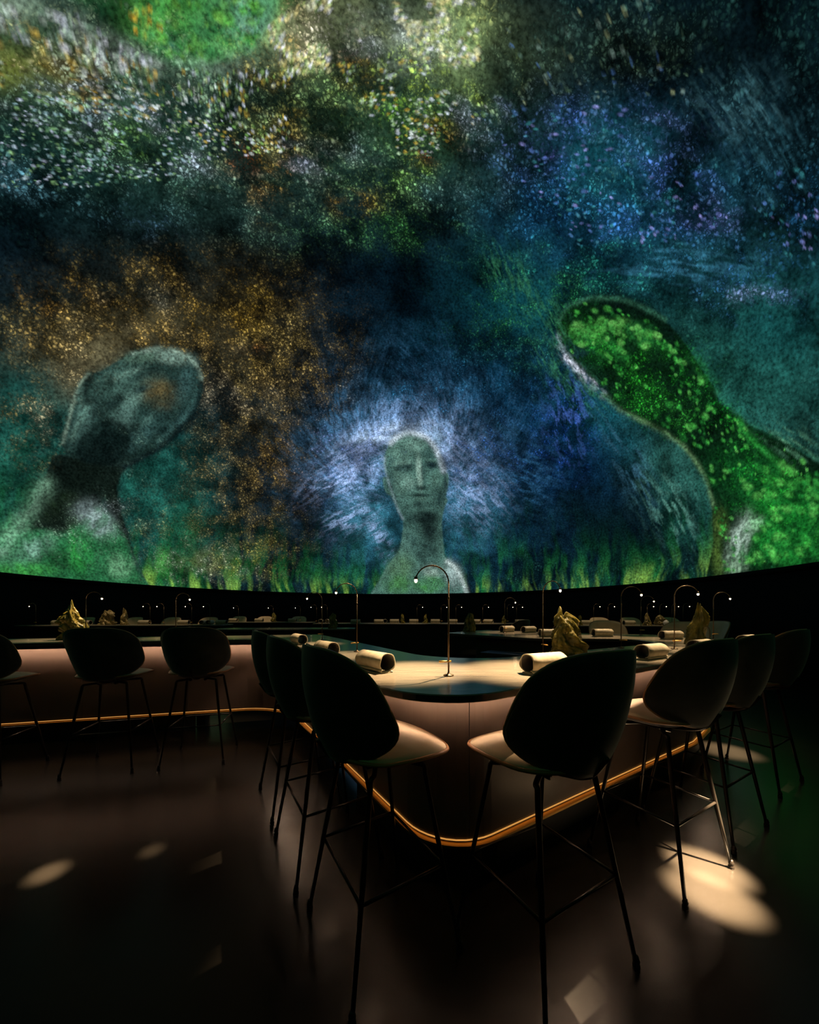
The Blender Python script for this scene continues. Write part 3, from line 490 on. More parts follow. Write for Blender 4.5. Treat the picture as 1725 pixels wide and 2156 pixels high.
('B',[-0.6134,0.2125],[52.2,-80.27,-21.39,-16.31],(21,36,34),0.8,0,3,0.35,[39.72,-61.08,-48.83,-37.23],0.5),
('B',[-0.4633,0.1697],[58.06,-69.97,-15.53,-15.44],(22,42,42),0.8,0,3,0.35,[44.18,-53.24,-43.33,-43.09],0.5),
('B',[-0.4137,0.2511],[21.2,-15.55,-31.19,-61.69],(124,154,140),0.8,0,3,0.3,[47.31,-34.7,-25.31,-50.07],0.5),
('B',[-0.4681,0.2687],[29.19,-10.3,-14.05,-83.48],(90,122,104),0.7,0,3,0.5,[66.63,-23.51,-12.47,-74.1],0.5),
('B',[-0.4707,0.1966],[21.26,-22.58,-20.07,-23.91],(90,79,48),0.85,0,3,0.5,[43.15,-45.82,-36.2,-43.13],0.5),
('B',[-0.4096,0.2008],[42.55,-35.32,-12.34,-19.92],(53,84,83),0.7,0,3,0.3,[43.16,-35.83,-27.54,-44.45],0.5),
('B',[-0.4473,0.1309],[19.2,8.112,21.08,-48.38],(20,40,43),0.85,0,3,0.3,[42.86,18.11,21.39,-49.09],0.5),
('B',[-0.5007,0.1491],[27.89,-15.17,-10.56,-29.14],(40,66,63),0.7,0,3,0.5,[50.29,-27.35,-19.04,-52.56],0.5),
('B',[-0.6395,0.2076],[28.04,-38.07,-13.8,-12.42],(61,90,84),0.7,0,3,0.4,[37.93,-51.49,-40.44,-36.39],0.5),
('B',[-0.5774,0.2133],[21.89,3.589,16.74,-70.09],(23,40,38),0.8,0,3,0.4,[48.85,8.011,13.59,-56.89],0.5),
('B',[-0.551,0.1855],[45.03,-27.68,-16.0,-39.4],(90,125,116),0.7,0,3,0.4,[57.1,-35.11,-24.34,-59.96],0.5),
('B',[-0.6212,0.1545],[15.63,-3.968,-2.247,-25.56],(12,23,22),0.95,0,3,0.25,[39.65,-10.06,-3.799,-43.21],0.5),
('B',[-0.5831,0.2683],[59.29,-41.46,-24.98,-56.59],(20,36,31),0.8,0,3,0.35,[60.15,-42.06,-28.51,-64.59],0.5),
('B',[-0.6489,0.1208],[10.95,-5.085,-9.043,-32.87],(11,21,20),0.9,0,3,0.2,[37.02,-17.2,-10.7,-38.9],0.5),
('B',[-0.7151,0.1253],[16.53,-12.56,-13.55,-25.15],(11,20,18),0.95,0,3,0.35,[50.3,-38.23,-27.48,-51.03],0.5),
('B',[-0.7556,0.08613],[12.6,-4.347,-2.794,-17.52],(13,23,18),0.95,0,3,0.2,[28.96,-9.996,-4.914,-30.8],0.5),
('B',[-0.6679,0.05552],[40.93,-20.22,-3.931,-12.36],(11,19,18),0.95,0,3,0.35,[51.9,-25.64,-16.95,-53.28],0.5),
('B',[-0.8147,0.06666],[16.15,-4.687,-2.981,-28.09],(18,28,16),0.9,0,3,0.3,[32.76,-9.511,-3.722,-35.08],0.5),
('B',[-0.7045,-0.02349],[49.94,-13.0,-2.076,-18.82],(10,20,20),0.9,0,3,0.35,[50.66,-13.19,-5.791,-52.49],0.5),
('B',[-0.8979,0.08141],[9.27,-38.85,-22.46,-2.789],(11,23,19),0.8,0,3,0.35,[14.11,-59.12,-51.27,-6.366],0.5),
('B',[-0.5587,0.1274],[18.92,1.901,12.3,-63.55],(47,76,74),0.7,0,3,0.4,[51.19,5.144,11.09,-57.3],0.5),
('B',[-0.6363,0.09556],[25.25,-16.61,-23.95,-51.33],(29,44,40),0.6,0,3,0.4,[45.55,-29.95,-21.6,-46.28],0.5),
('S',[[-0.4832,0.277],[-0.4489,0.2746],[-0.4151,0.2639],[-0.3922,0.2463],[-0.3785,0.224],[-0.3795,0.1961]],[-0.4172,0.2469],0.004409,(138,164,148),0.6,0,0.7,[63.42,-31.81,-20.93,-68.71],0.5),
('S',[[-0.5768,0.2773],[-0.6056,0.2666],[-0.6259,0.2518],[-0.6605,0.2223],[-0.7044,0.1868]],[-0.6334,0.2413],0.003639,(142,168,148),0.45,0,0.4,[45.85,-33.98,-23.4,-48.55],0.5),
('S',[[-0.6319,0.173],[-0.6038,0.1735],[-0.5818,0.1505]],[-0.606,0.1656],0.005894,(49,80,74),0.5,0,0,0,0),
('P',[[-0.735,0.1729],[-0.7646,0.1582],[-0.8037,0.1306],[-0.855,0.1094],[-0.9357,0.08478],[-0.8805,0.05626],[-0.8382,0.01778],[-0.7809,0.01806],[-0.733,0.03047],[-0.6976,0.0442],[-0.7158,0.004727],[-0.7161,-0.05794],[-0.7235,-0.1144],[-0.6941,-0.02874],[-0.6743,0.03255],[-0.6427,0.0689],[-0.6196,0.08302],[-0.6501,0.1045],[-0.6992,0.1462]],[-0.7462,0.05655],0.004464,(11,20,16),0.95,0,0.15,[25.16,-18.92,-13.9,-25.01],0.5),
('P',[[-0.6831,0.1709],[-0.6376,0.1847],[-0.5926,0.1903],[-0.5694,0.1629],[-0.5737,0.1336],[-0.6023,0.1066],[-0.6501,0.1045],[-0.6948,0.139]],[-0.6255,0.149],0.00601,(10,22,21),0.9,0,0.35,[47.65,-32.19,-22.8,-49.15],0.5),
('S',[[-0.3833,0.1894],[-0.4275,0.1353],[-0.4749,0.1118],[-0.526,0.09405],[-0.582,0.08832],[-0.6184,0.08492]],[-0.4996,0.1163],0.007149,(10,22,24),0.85,0,0,0,0),
('S',[[-0.3939,0.1806],[-0.429,0.1463],[-0.4779,0.1238],[-0.5227,0.1088]],[-0.4548,0.1397],0.00596,(63,100,96),0.5,0,0.6,[57.07,-28.15,-19.47,-59.77],0.5),
('B',[-0.556,0.2126],[49.12,3.974,19.06,-108.7],(16,32,31),0.85,0,3,0.35,[62.29,5.039,12.57,-71.68],0.5),
('B',[-0.5007,0.2153],[42.11,-2.833,7.962,-142.4],(21,40,42),0.8,0,3,0.35,[64.08,-4.311,4.039,-72.24],0.5),
('S',[[-0.6035,0.2576],[-0.6216,0.2415],[-0.6269,0.2188],[-0.6568,0.2029],[-0.6841,0.1853]],[-0.638,0.2215],0.00558,(90,124,112),0.6,0,0.5,[64.35,-47.2,-32.73,-67.68],0.5),
('S',[[-0.5767,0.2714],[-0.6002,0.2561],[-0.6084,0.2354]],[-0.595,0.2544],0.007133,(16,29,27),0.8,0,0,0,0),
('B',[-0.8055,0.07772],[19.41,-3.711,-0.81,-38.74],(26,42,24),0.6,0,3,0.7,[58.63,11.92,6.944,-23.57],0.5),
('P',[[-1.053,0.1235],[-0.9957,0.06185],[-0.9462,0.07422],[-0.8798,0.05699],[-0.8382,0.01778],[-0.7809,0.01806],[-0.733,0.03047],[-0.7178,0.005779],[-0.7161,-0.05794],[-0.7371,-0.145],[-0.7719,-0.2195],[-1.141,0.0506]],[-0.865,-0.00136],0.012,(35,96,58),0.95,0,0,0,0),
('B',[-0.7504,0.006489],[6.815,-19.4,-27.13,-7.313],(138,160,160),0.85,0,3,0.6,[21.73,-61.85,-35.03,-9.443],0.5),
('B',[-0.9357,0.02877],[16.38,-6.131,-5.854,-34.63],(122,168,148),0.75,0,3,0.7,[67.26,-18.66,-1.812,-21.65],0.5),
('B',[-0.8935,-0.02649],[18.06,-15.51,-15.04,-22.23],(18,58,30),0.8,0,3,0.5,[54.7,-22.59,-3.998,-17.89],0.5),
('B',[-0.9832,-0.001074],[10.38,-10.16,-28.57,-36.97],(63,154,69),0.8,0,3,0.6,[64.05,-25.59,-3.833,-20.13],0.5),
('B',[-0.8323,-0.04073],[23.83,-18.71,-9.006,-14.61],(42,138,58),0.8,0,3,0.7,[61.38,-34.17,-6.959,-18.36],0.5),
('B',[-0.7733,-0.1257],[23.29,-15.85,-14.3,-25.98],(106,160,120),0.7,0,3,0.7,[54.88,-59.86,-14.1,-13.73],0.5),
('B',[-0.946,0.0864],[17.29,-2.001,2.198,-38.85],(74,154,106),0.7,0,3,0.5,[14.21,-67.75,-20.5,-1.707],0.5),
('S',[[-0.9883,0.06892],[-0.9118,0.09126],[-0.8449,0.1083],[-0.7927,0.1342]],[-0.8827,0.09992],0.01754,(127,174,144),0.55,0,0.5,[35.75,-33.52,-24.44,-35.27],0.5),
('B',[-0.7712,-0.01645],[6.454,-4.75,-7.843,-13.85],(132,170,142),0.7,1,2,0.95,[29.58,-21.77,-16.34,-28.86],0.5),
('B',[-0.7196,-0.002235],[18.38,-12.71,-12.64,-24.13],(161,170,180),0.7,1,2,0.95,[36.77,-25.41,-18.96,-36.2],0.5),
('B',[-0.5435,0.1381],[9.803,-5.713,-3.015,-7.628],(82,112,98),0.35,1,2,0.95,[36.76,-21.42,-15.08,-38.14],0.5),
('B',[-0.5438,-0.2109],[11.18,-4.979,-9.827,-27.13],(74,90,52),0.8,0,3,0.6,[34.03,-15.15,-11.96,-33.02],0.5),
('B',[-0.6607,-0.1695],[41.51,-23.21,-10.37,-22.85],(63,138,58),0.7,0,3,0.4,[48.13,-26.91,-7.363,-16.23],0.5),
('B',[-0.5596,-0.219],[7.486,-3.411,-6.078,-16.3],(164,173,154),0.8,1,2,0.95,[30.62,-13.96,-11.05,-29.63],0.5),
('B',[-0.4636,-0.2363],[8.528,-3.183,-5.051,-16.64],(149,140,44),0.7,1,2,0.95,[31.01,-11.57,-9.184,-30.26],0.5),
('P',[[0.3457,0.2849],[0.3444,0.3027],[0.3575,0.3238],[0.3855,0.3445],[0.4189,0.3573],[0.4584,0.3631],[0.5044,0.3638],[0.5419,0.3622],[0.5774,0.3526],[0.614,0.3372],[0.6587,0.3187],[0.7007,0.3018],[0.7186,0.2896],[0.768,0.2919],[0.8085,0.2899],[0.8745,0.3066],[0.9306,0.3149],[0.9772,0.3264],[1.084,0.3739],[1.326,0.23],[1.025,-0.08218],[0.9008,0.03609],[0.8405,0.09992],[0.7912,0.1406],[0.7402,0.1599],[0.6899,0.1751],[0.6492,0.1791],[0.6038,0.1777],[0.5752,0.1808],[0.5397,0.1814],[0.5018,0.1892],[0.4721,0.2004],[0.4349,0.2127],[0.3855,0.2319],[0.359,0.2508]],[0.6396,0.2381],0.002973,(7,28,15),1,0,0,0,0),
('B',[0.4605,0.358],[12.12,1.287,7.779,-60.05],(5,15,14),0.9,0,3,0.4,[68.63,7.287,10.57,-81.59],0.5),
('B',[0.571,0.3434],[16.75,-9.965,-23.78,-61.32],(5,18,15),0.85,0,3,0.4,[60.68,-36.1,-26.92,-69.42],0.5),
('B',[0.7369,0.2458],[23.0,-3.818,-2.629,-32.39],(5,13,11),0.9,0,3,0.2,[30.55,-5.072,-2.857,-35.21],0.5),
('B',[0.8942,0.2868],[12.25,2.324,9.231,-48.35],(8,25,15),0.85,0,3,0.4,[55.49,10.52,12.54,-65.69],0.5),
('B',[0.6376,0.2433],[16.3,-0.8997,-0.02223,-20.06],(7,26,16),0.7,0,3,0.4,[31.5,-1.739,-0.04027,-36.35],0.5),
('B',[0.3886,0.2918],[30.71,9.981,18.52,-64.95],(52,120,47),0.75,0,3,0.75,[83.44,27.12,27.96,-98.04],0.5),
('B',[0.4275,0.3051],[45.69,16.95,17.13,-54.09],(63,138,56),0.75,0,3,0.75,[82.76,30.7,31.03,-97.99],0.5),
('B',[0.4631,0.3261],[54.77,22.79,32.44,-93.58],(79,154,64),0.75,0,3,0.7,[99.22,41.28,41.14,-118.7],0.5),
('B',[0.5084,0.3241],[24.37,-1.786,-0.2283,-56.95],(34,106,48),0.8,0,3,0.6,[66.21,-4.853,-0.3102,-77.38],0.5),
('B',[0.4492,0.2775],[21.78,-0.6885,1.089,-54.5],(31,106,44),0.8,0,3,0.6,[64.13,-2.027,1.479,-74.05],0.5),
('B',[0.6522,0.3223],[21.93,76.53,16.64,-7.603],(31,106,44),0.5,0,3,0.7,[26.48,92.42,80.39,-36.73],0.5),
('B',[0.8727,0.1941],[10.42,1.564,2.041,-13.3],(17,80,34),0.7,0,3,0.7,[12.05,51.47,20.38,-7.361],0.5),
('B',[1.013,0.204],[8.739,4.467,6.281,-14.89],(21,106,38),0.8,0,3,0.7,[36.41,18.61,18.2,-43.16],0.5),
('B',[1.057,0.1372],[5.695,6.72,14.0,-15.6],(33,138,52),0.8,0,3,0.7,[13.98,69.82,16.84,-5.317],0.5),
('B',[0.9226,0.04042],[31.01,28.2,7.609,-10.57],(90,122,52),0.75,0,3,0.6,[45.21,63.5,15.98,-14.73],0.5),
('B',[0.9404,0.04222],[50.9,47.62,9.357,-12.66],(12,34,22),0.8,0,3,0.5,[55.32,51.76,13.18,-17.84],0.5),
('B',[0.9552,0.0813],[31.5,14.54,6.437,-16.78],(168,196,180),0.9,0,3,0.7,[74.21,39.67,16.93,-38.65],0.5),
('B',[0.9603,0.1342],[10.51,38.73,51.51,-20.59],(138,196,148),0.8,0,3,0.6,[25.38,93.55,37.32,-14.92],0.5),
('B',[0.9993,0.0234],[23.83,24.1,22.09,-27.73],(138,176,144),0.7,0,3,0.7,[64.74,65.5,20.01,-25.11],0.5),
('S',[[0.3506,0.2676],[0.3651,0.2492],[0.398,0.2287],[0.4456,0.2057],[0.4776,0.1969]],[0.4059,0.2294],0.007581,(127,150,160),0.8,0,0.95,[92.21,-45.32,-71.54,-206.4],0.5),
('S',[[0.3756,0.239],[0.4071,0.2247],[0.4527,0.208]],[0.4113,0.2237],0.004773,(210,216,234),0.95,0,0.85,[113.0,-60.07,-109.7,-288.5],0.5),
('S',[[0.4776,0.1969],[0.5221,0.182],[0.5805,0.1792],[0.6538,0.1793],[0.7116,0.172],[0.7828,0.1447],[0.8443,0.1024]],[0.6481,0.1609],0.005365,(111,154,106),0.5,0,0.6,[54.41,32.64,30.58,-63.09],0.5),
('S',[[0.345,0.2938],[0.3547,0.3216],[0.3855,0.3445],[0.425,0.3593],[0.4712,0.3662],[0.5406,0.3647]],[0.4211,0.3402],0.004197,(63,122,92),0.5,0,0.5,[64.43,23.74,24.21,-77.12],0.5),
('S',[[0.7007,0.3018],[0.7302,0.2924],[0.8031,0.2904],[0.8745,0.3066],[0.9745,0.3287]],[0.8157,0.3003],0.00489,(42,106,80),0.4,0,0.5,[45.73,40.45,37.41,-56.22],0.5),
('S',[[0.7765,0.2815],[0.8236,0.2669],[0.9032,0.2669]],[0.8337,0.2709],0.00608,(47,154,60),0.5,0,0.4,[50.32,45.1,41.66,-61.4],0.5),
('B',[0.4228,0.288],[12.46,-5.391,-8.028,-28.31],(25,125,30),0.8,1,2,0.7,[45.16,-19.53,-14.54,-51.28],0.5),
('B',[0.5382,0.2704],[10.74,-3.358,-3.959,-20.47],(37,139,34),0.9,1,2,0.7,[44.23,-13.83,-9.779,-50.57],0.5),
('B',[0.6286,0.2932],[24.71,-5.516,-2.193,-18.49],(27,124,33),0.9,1,2,0.7,[44.76,-9.992,-6.138,-51.76],0.5),
('B',[0.5905,0.2102],[12.59,-3.311,-5.955,-35.73],(44,170,46),1.0,1,2,0.7,[41.45,-10.91,-7.845,-47.07],0.5),
('B',[0.6465,0.2287],[21.19,-4.448,-3.895,-32.32],(50,145,50),0.8,1,2,0.7,[41.88,-8.79,-5.773,-47.91],0.5),
('B',[0.7464,0.2711],[28.8,-3.28,-1.615,-42.96],(24,151,37),0.8,1,2,0.7,[42.68,-4.862,-1.861,-49.53],0.5),
('B',[0.8137,0.2306],[12.24,-0.7158,-0.001067,-25.74],(26,134,34),0.85,1,2,0.7,[40.32,-2.358,-0.001933,-46.63],0.5),
('B',[0.8977,0.1978],[10.52,0.09733,0.95,-19.1],(25,136,36),0.85,1,2,0.7,[38.11,0.3526,2.19,-44.02],0.5),
('B',[0.9843,0.2563],[13.81,1.325,2.852,-22.92],(26,134,36),0.8,1,2,0.7,[38.67,3.709,5.637,-45.3],0.5),
('B',[1.032,0.1935],[9.503,1.157,2.358,-16.92],(35,149,42),0.85,1,2,0.7,[36.0,4.381,5.825,-41.81],0.5),
('B',[0.3531,0.2787],[12.55,-20.1,-24.77,-19.72],(47,110,76),0.6,0,2,1.0,[26.16,-41.87,-168.4,-134.1],0.6),
('B',[0.3174,0.3033],[15.39,-18.67,-22.5,-24.64],(47,110,76),0.6,0,2,1.0,[32.06,-38.9,-153.0,-167.5],0.6),
('B',[0.3528,0.2258],[13.15,-17.66,-22.04,-20.82],(47,110,76),0.6,0,2,1.0,[27.4,-36.79,-149.9,-141.6],0.6),
('B',[0.3978,0.2007],[16.38,-12.23,-14.95,-26.56],(47,110,76),0.6,0,2,1.0,[34.12,-25.49,-101.7,-180.6],0.6),
('B',[0.2632,0.3391],[10.61,-24.23,-29.62,-15.93],(47,110,76),0.6,0,2,1.0,[22.1,-50.48,-201.4,-108.3],0.6),
('B',[0.224,0.362],[12.09,-24.56,-29.62,-18.4],(47,110,76),0.6,0,2,1.0,[25.19,-51.16,-201.4,-125.1],0.6),
('B',[0.4472,0.1866],[17.1,-9.59,-11.54,-27.95],(47,110,76),0.6,0,2,1.0,[35.63,-19.98,-78.48,-190.0],0.6),
('B',[0.6186,-0.05056],[4.739,2.467,3.546,-8.15],(5,20,28),0.8,0,2,0,0,0),
('B',[0.605,0.08383],[17.14,23.69,7.18,-6.594],(63,111,136),0.5,0,2,1.0,[22.95,-17.64,-65.14,-108.5],0.58),
('B',[0.7559,0.03807],[8.796,18.84,9.694,-5.881],(95,154,140),0.6,0,2,1.0,[26.1,-15.83,-50.26,-107.6],0.56),
('B',[0.3575,-0.02378],[12.82,3.484,3.389,-13.93],(47,102,144),0.5,0,2,1.0,[33.01,-3.723,-10.28,-122.4],0.58),
('B',[0.4222,0.128],[21.23,7.314,3.591,-11.96],(74,111,200),0.6,0,2,1.0,[28.02,-39.96,-77.73,-66.91],0.58),
('B',[0.8935,0.3117],[14.75,4.504,9.689,-35.34],(95,154,120),0.5,0,2,1.0,[30.74,2.734,22.09,-181.8],0.57),
('F',[[0.3516,0.2955],[0.3872,0.3392],[0.4616,0.3555],[0.5786,0.3436],[0.6657,0.3083],[0.7245,0.2816],[0.8153,0.2821],[0.9867,0.316],[1.149,0.1906],[0.9858,-0.005311],[0.8794,0.07491],[0.7901,0.1491],[0.7023,0.1858],[0.6094,0.1841],[0.4793,0.2029],[0.387,0.2389]],[0.6663,0.2226],[788.3,504.9,473.6,-931.0],250,2.7,1.6,48,25,[(42,122,48),(60,154,60),(88,172,80),(26,90,38),(47,132,52)],1,0.85),
('F',[[0.3516,0.2955],[0.3872,0.3392],[0.4616,0.3555],[0.5786,0.3436],[0.6657,0.3083],[0.7245,0.2816],[0.8153,0.2821],[0.9867,0.316],[1.149,0.1906],[0.9858,-0.005311],[0.8794,0.07491],[0.7901,0.1491],[0.7023,0.1858],[0.6094,0.1841],[0.4793,0.2029],[0.387,0.2389]],[0.6663,0.2226],[788.3,504.9,473.6,-931.0],60,4.4,1.5,45,30,[(34,110,44),(60,148,60),(76,160,72),(26,90,38)],2,0.85),
('F',[[0.8304,0.2109],[0.9922,0.3114],[1.146,0.1931],[1.019,0.04526]],[0.9941,0.1907],[567.8,629.7,577.5,-689.2],120,6.5,1.4,35,40,[(42,132,52),(68,164,68),(92,184,84),(26,106,42)],3,0.7),
('F',[[0.3558,0.2936],[0.4555,0.3356],[0.5495,0.3406],[0.5074,0.2851],[0.3975,0.2646]],[0.4536,0.3024],[976.0,391.2,390.2,-1157.0],60,6,1.2,20,60,[(74,154,68),(98,172,84),(58,138,60)],4,0.7),
('F',[[-0.3057,0.6943],[-0.2907,0.6651],[-0.2521,0.6291],[-0.1961,0.6157],[-0.1395,0.6185],[-0.09529,0.6444],[-0.079,0.6608]],[-0.1956,0.6447],[1669.0,-718.6,-327.5,-2197.0],140,7,1.6,25,40,[(79,154,60),(106,168,64),(60,138,64),(90,154,72),(31,90,48),(42,106,58)],5,0.75),
('F',[[-0.2771,0.6835],[-0.2316,0.6702],[-0.2292,0.6381],[-0.2627,0.6444]],[-0.2505,0.6592],[1672.0,-867.2,-426.5,-2216.0],16,4,1.4,30,40,[(200,176,56),(176,180,64),(208,160,48)],6,0.8),
('F',[[-0.4049,0.7133],[-0.3283,0.6867],[-0.2536,0.6261],[-0.3073,0.6205],[-0.3754,0.6629],[-0.4165,0.6991]],[-0.35,0.6679],[1618.0,-1095.0,-587.2,-2148.0],230,2.9,2.2,32,18,[(184,200,192),(216,220,228),(144,170,152),(200,208,224),(122,154,132)],7,0.55),
('F',[[-0.4165,0.6991],[-0.3172,0.6566],[-0.2592,0.615],[-0.2853,0.5634],[-0.383,0.6047],[-0.4569,0.65]],[-0.3555,0.6312],[1544.0,-1010.0,-552.7,-2000.0],260,3.2,1.9,28,20,[(138,154,106),(160,138,58),(184,196,192),(106,138,90),(176,144,56)],8,0.55),
('F',[[-0.1095,0.6365],[-0.0563,0.6596],[0.1523,0.6672],[0.1617,0.6043],[0.04063,0.5902],[-0.09889,0.5883]],[0.01412,0.6206],[1646.0,-223.3,22.97,-2160.0],560,3.0,1.6,-65,35,[(224,228,240),(200,208,176),(168,192,112),(216,216,160),(106,138,90),(207,192,128)],9,0.8),
('F',[[-0.2592,0.615],[-0.09757,0.5931],[0.1614,0.6091],[0.179,0.5501],[0.0894,0.4964],[-0.1916,0.5071],[-0.2903,0.5535]],[-0.06198,0.5495],[1505.0,-321.3,-87.5,-1891.0],640,2.4,1.4,20,50,[(168,200,160),(200,212,228),(138,180,96),(106,154,80),(184,160,64),(208,220,216)],10,0.75),
('F',[[-0.4517,0.6482],[-0.2779,0.5779],[-0.2184,0.5112],[-0.3425,0.4953],[-0.5273,0.5577]],[-0.3673,0.5559],[1408.0,-866.4,-492.8,-1743.0],420,2.3,1.6,25,40,[(184,208,216),(152,192,200),(138,184,122),(200,212,236),(106,154,106)],11,0.6),
('F',[[0.1639,0.6686],[0.5518,0.7791],[0.6134,0.6973],[0.2258,0.5626]],[0.3946,0.6651],[1497.0,591.7,646.3,-2081.0],90,3,1.5,60,40,[(90,122,112),(122,148,138),(74,112,168),(90,122,96),(152,164,120)],12,0.45),
('F',[[0.1982,0.5636],[0.4837,0.6391],[0.6627,0.6363],[0.7344,0.5541],[0.3341,0.4134],[0.2045,0.509]],[0.4366,0.5389],[1253.0,533.2,553.5,-1630.0],230,2.8,1.6,20,60,[(90,128,200),(122,138,216),(74,144,168),(154,156,232),(74,122,176),(58,138,144)],13,0.5),
('B',[-0.5545,0.2482],[51.49,-1.48,8.031,-87.22],(20,36,31),0.8,0,3,0.5,[65.3,-1.877,6.925,-75.21],0.5),
('B',[-0.5112,0.2505],[28.99,-2.554,7.082,-165.3],(111,146,132),0.6,0,3,0.6,[105.9,-9.327,5.173,-120.7],0.5),
('B',[-0.6303,0.2204],[38.66,-61.29,-32.56,-24.04],(79,114,104),0.6,0,3,0.6,[62.75,-99.48,-79.28,-58.54],0.5),
('B',[-0.4333,0.2119],[8.372,-47.35,-83.13,-8.027],(26,48,46),0.7,0,3,0.5,[12.74,-72.05,-63.25,-6.108],0.5),
('B',[-0.523,0.1574],[45.5,10.44,28.95,-99.98],(74,108,100),0.6,0,3,0.6,[92.32,21.18,30.55,-105.5],0.5),
('B',[-0.4991,0.1268],[55.12,14.27,35.56,-113.4],(15,32,32),0.8,0,3,0.5,[55.92,14.48,19.84,-63.28],0.5)]

rng = np.random.RandomState(7)
LAT = rng.rand(256, 256).astype(np.float32)
def vnoise(x, y):
    xi = np.floor(x).astype(np.int64); yi = np.floor(y).astype(np.int64)
    fx = x - xi; fy = y - yi
    fx = fx * fx * (3 - 2 * fx); fy = fy * fy * (3 - 2 * fy)
    a = LAT[xi & 255, yi & 255]; b = LAT[(xi + 1) & 255, yi & 255]
    c = LAT[xi & 255, (yi + 1) & 255]; d = LAT[(xi + 1) & 255, (yi + 1) & 255]
    return (a * (1 - fx) + b * fx) * (1 - fy) + (c * (1 - fx) + d * fx) * fy
def fbm(x, y, o=4):
    s = 0; am = .5; t = 0
    for k in range(o):
        s = s + am * vnoise(x + 17.3 * k, y - 9.1 * k); t += am; am *= .55
        x, y = x * 1.62 + y * 1.2, y * 1.62 - x * 1.2
    return s / t
def sst(a, b, x):
    t = np.clip((x - a) / (b - a), 0, 1); return t * t * (3 - 2 * t)
def catmull(pts, closed, n=4):
    P = np.array(pts); m = len(P); out = []
    for i in range(m if closed else m - 1):
        g = (lambda k: P[k % m]) if closed else (lambda k: P[min(max(k, 0), m - 1)])
        p0, p1, p2, p3 = g(i - 1), g(i), g(i + 1), g(i + 2)
        for k in range(n):
            t = k / n
            out.append(.5 * (2 * p1 + (p2 - p0) * t + (2 * p0 - 5 * p1 + 4 * p2 - p3) * t * t + (3 * p1 - p0 - 3 * p2 + p3) * t ** 3))
    if not closed: out.append(P[-1])
    return np.array(out)
def edge_dist(px, py, pts, closed):
    d = np.full(px.shape, 1e9); ins = np.zeros(px.shape, bool)
    m = len(pts)
    for i in range(m if closed else m - 1):
        ax, ay = pts[i]; bx, by = pts[(i + 1) % m]
        ex, ey = bx - ax, by - ay
        t = np.clip(((px - ax) * ex + (py - ay) * ey) / (ex * ex + ey * ey + 1e-18), 0, 1)
        d = np.minimum(d, (px - ax - t * ex) ** 2 + (py - ay - t * ey) ** 2)
        if closed and ay != by:
            c = (ay > py) != (by > py)
            ins ^= c & (px < ex * (py - ay) / ey + ax)
    return np.sqrt(d), ins
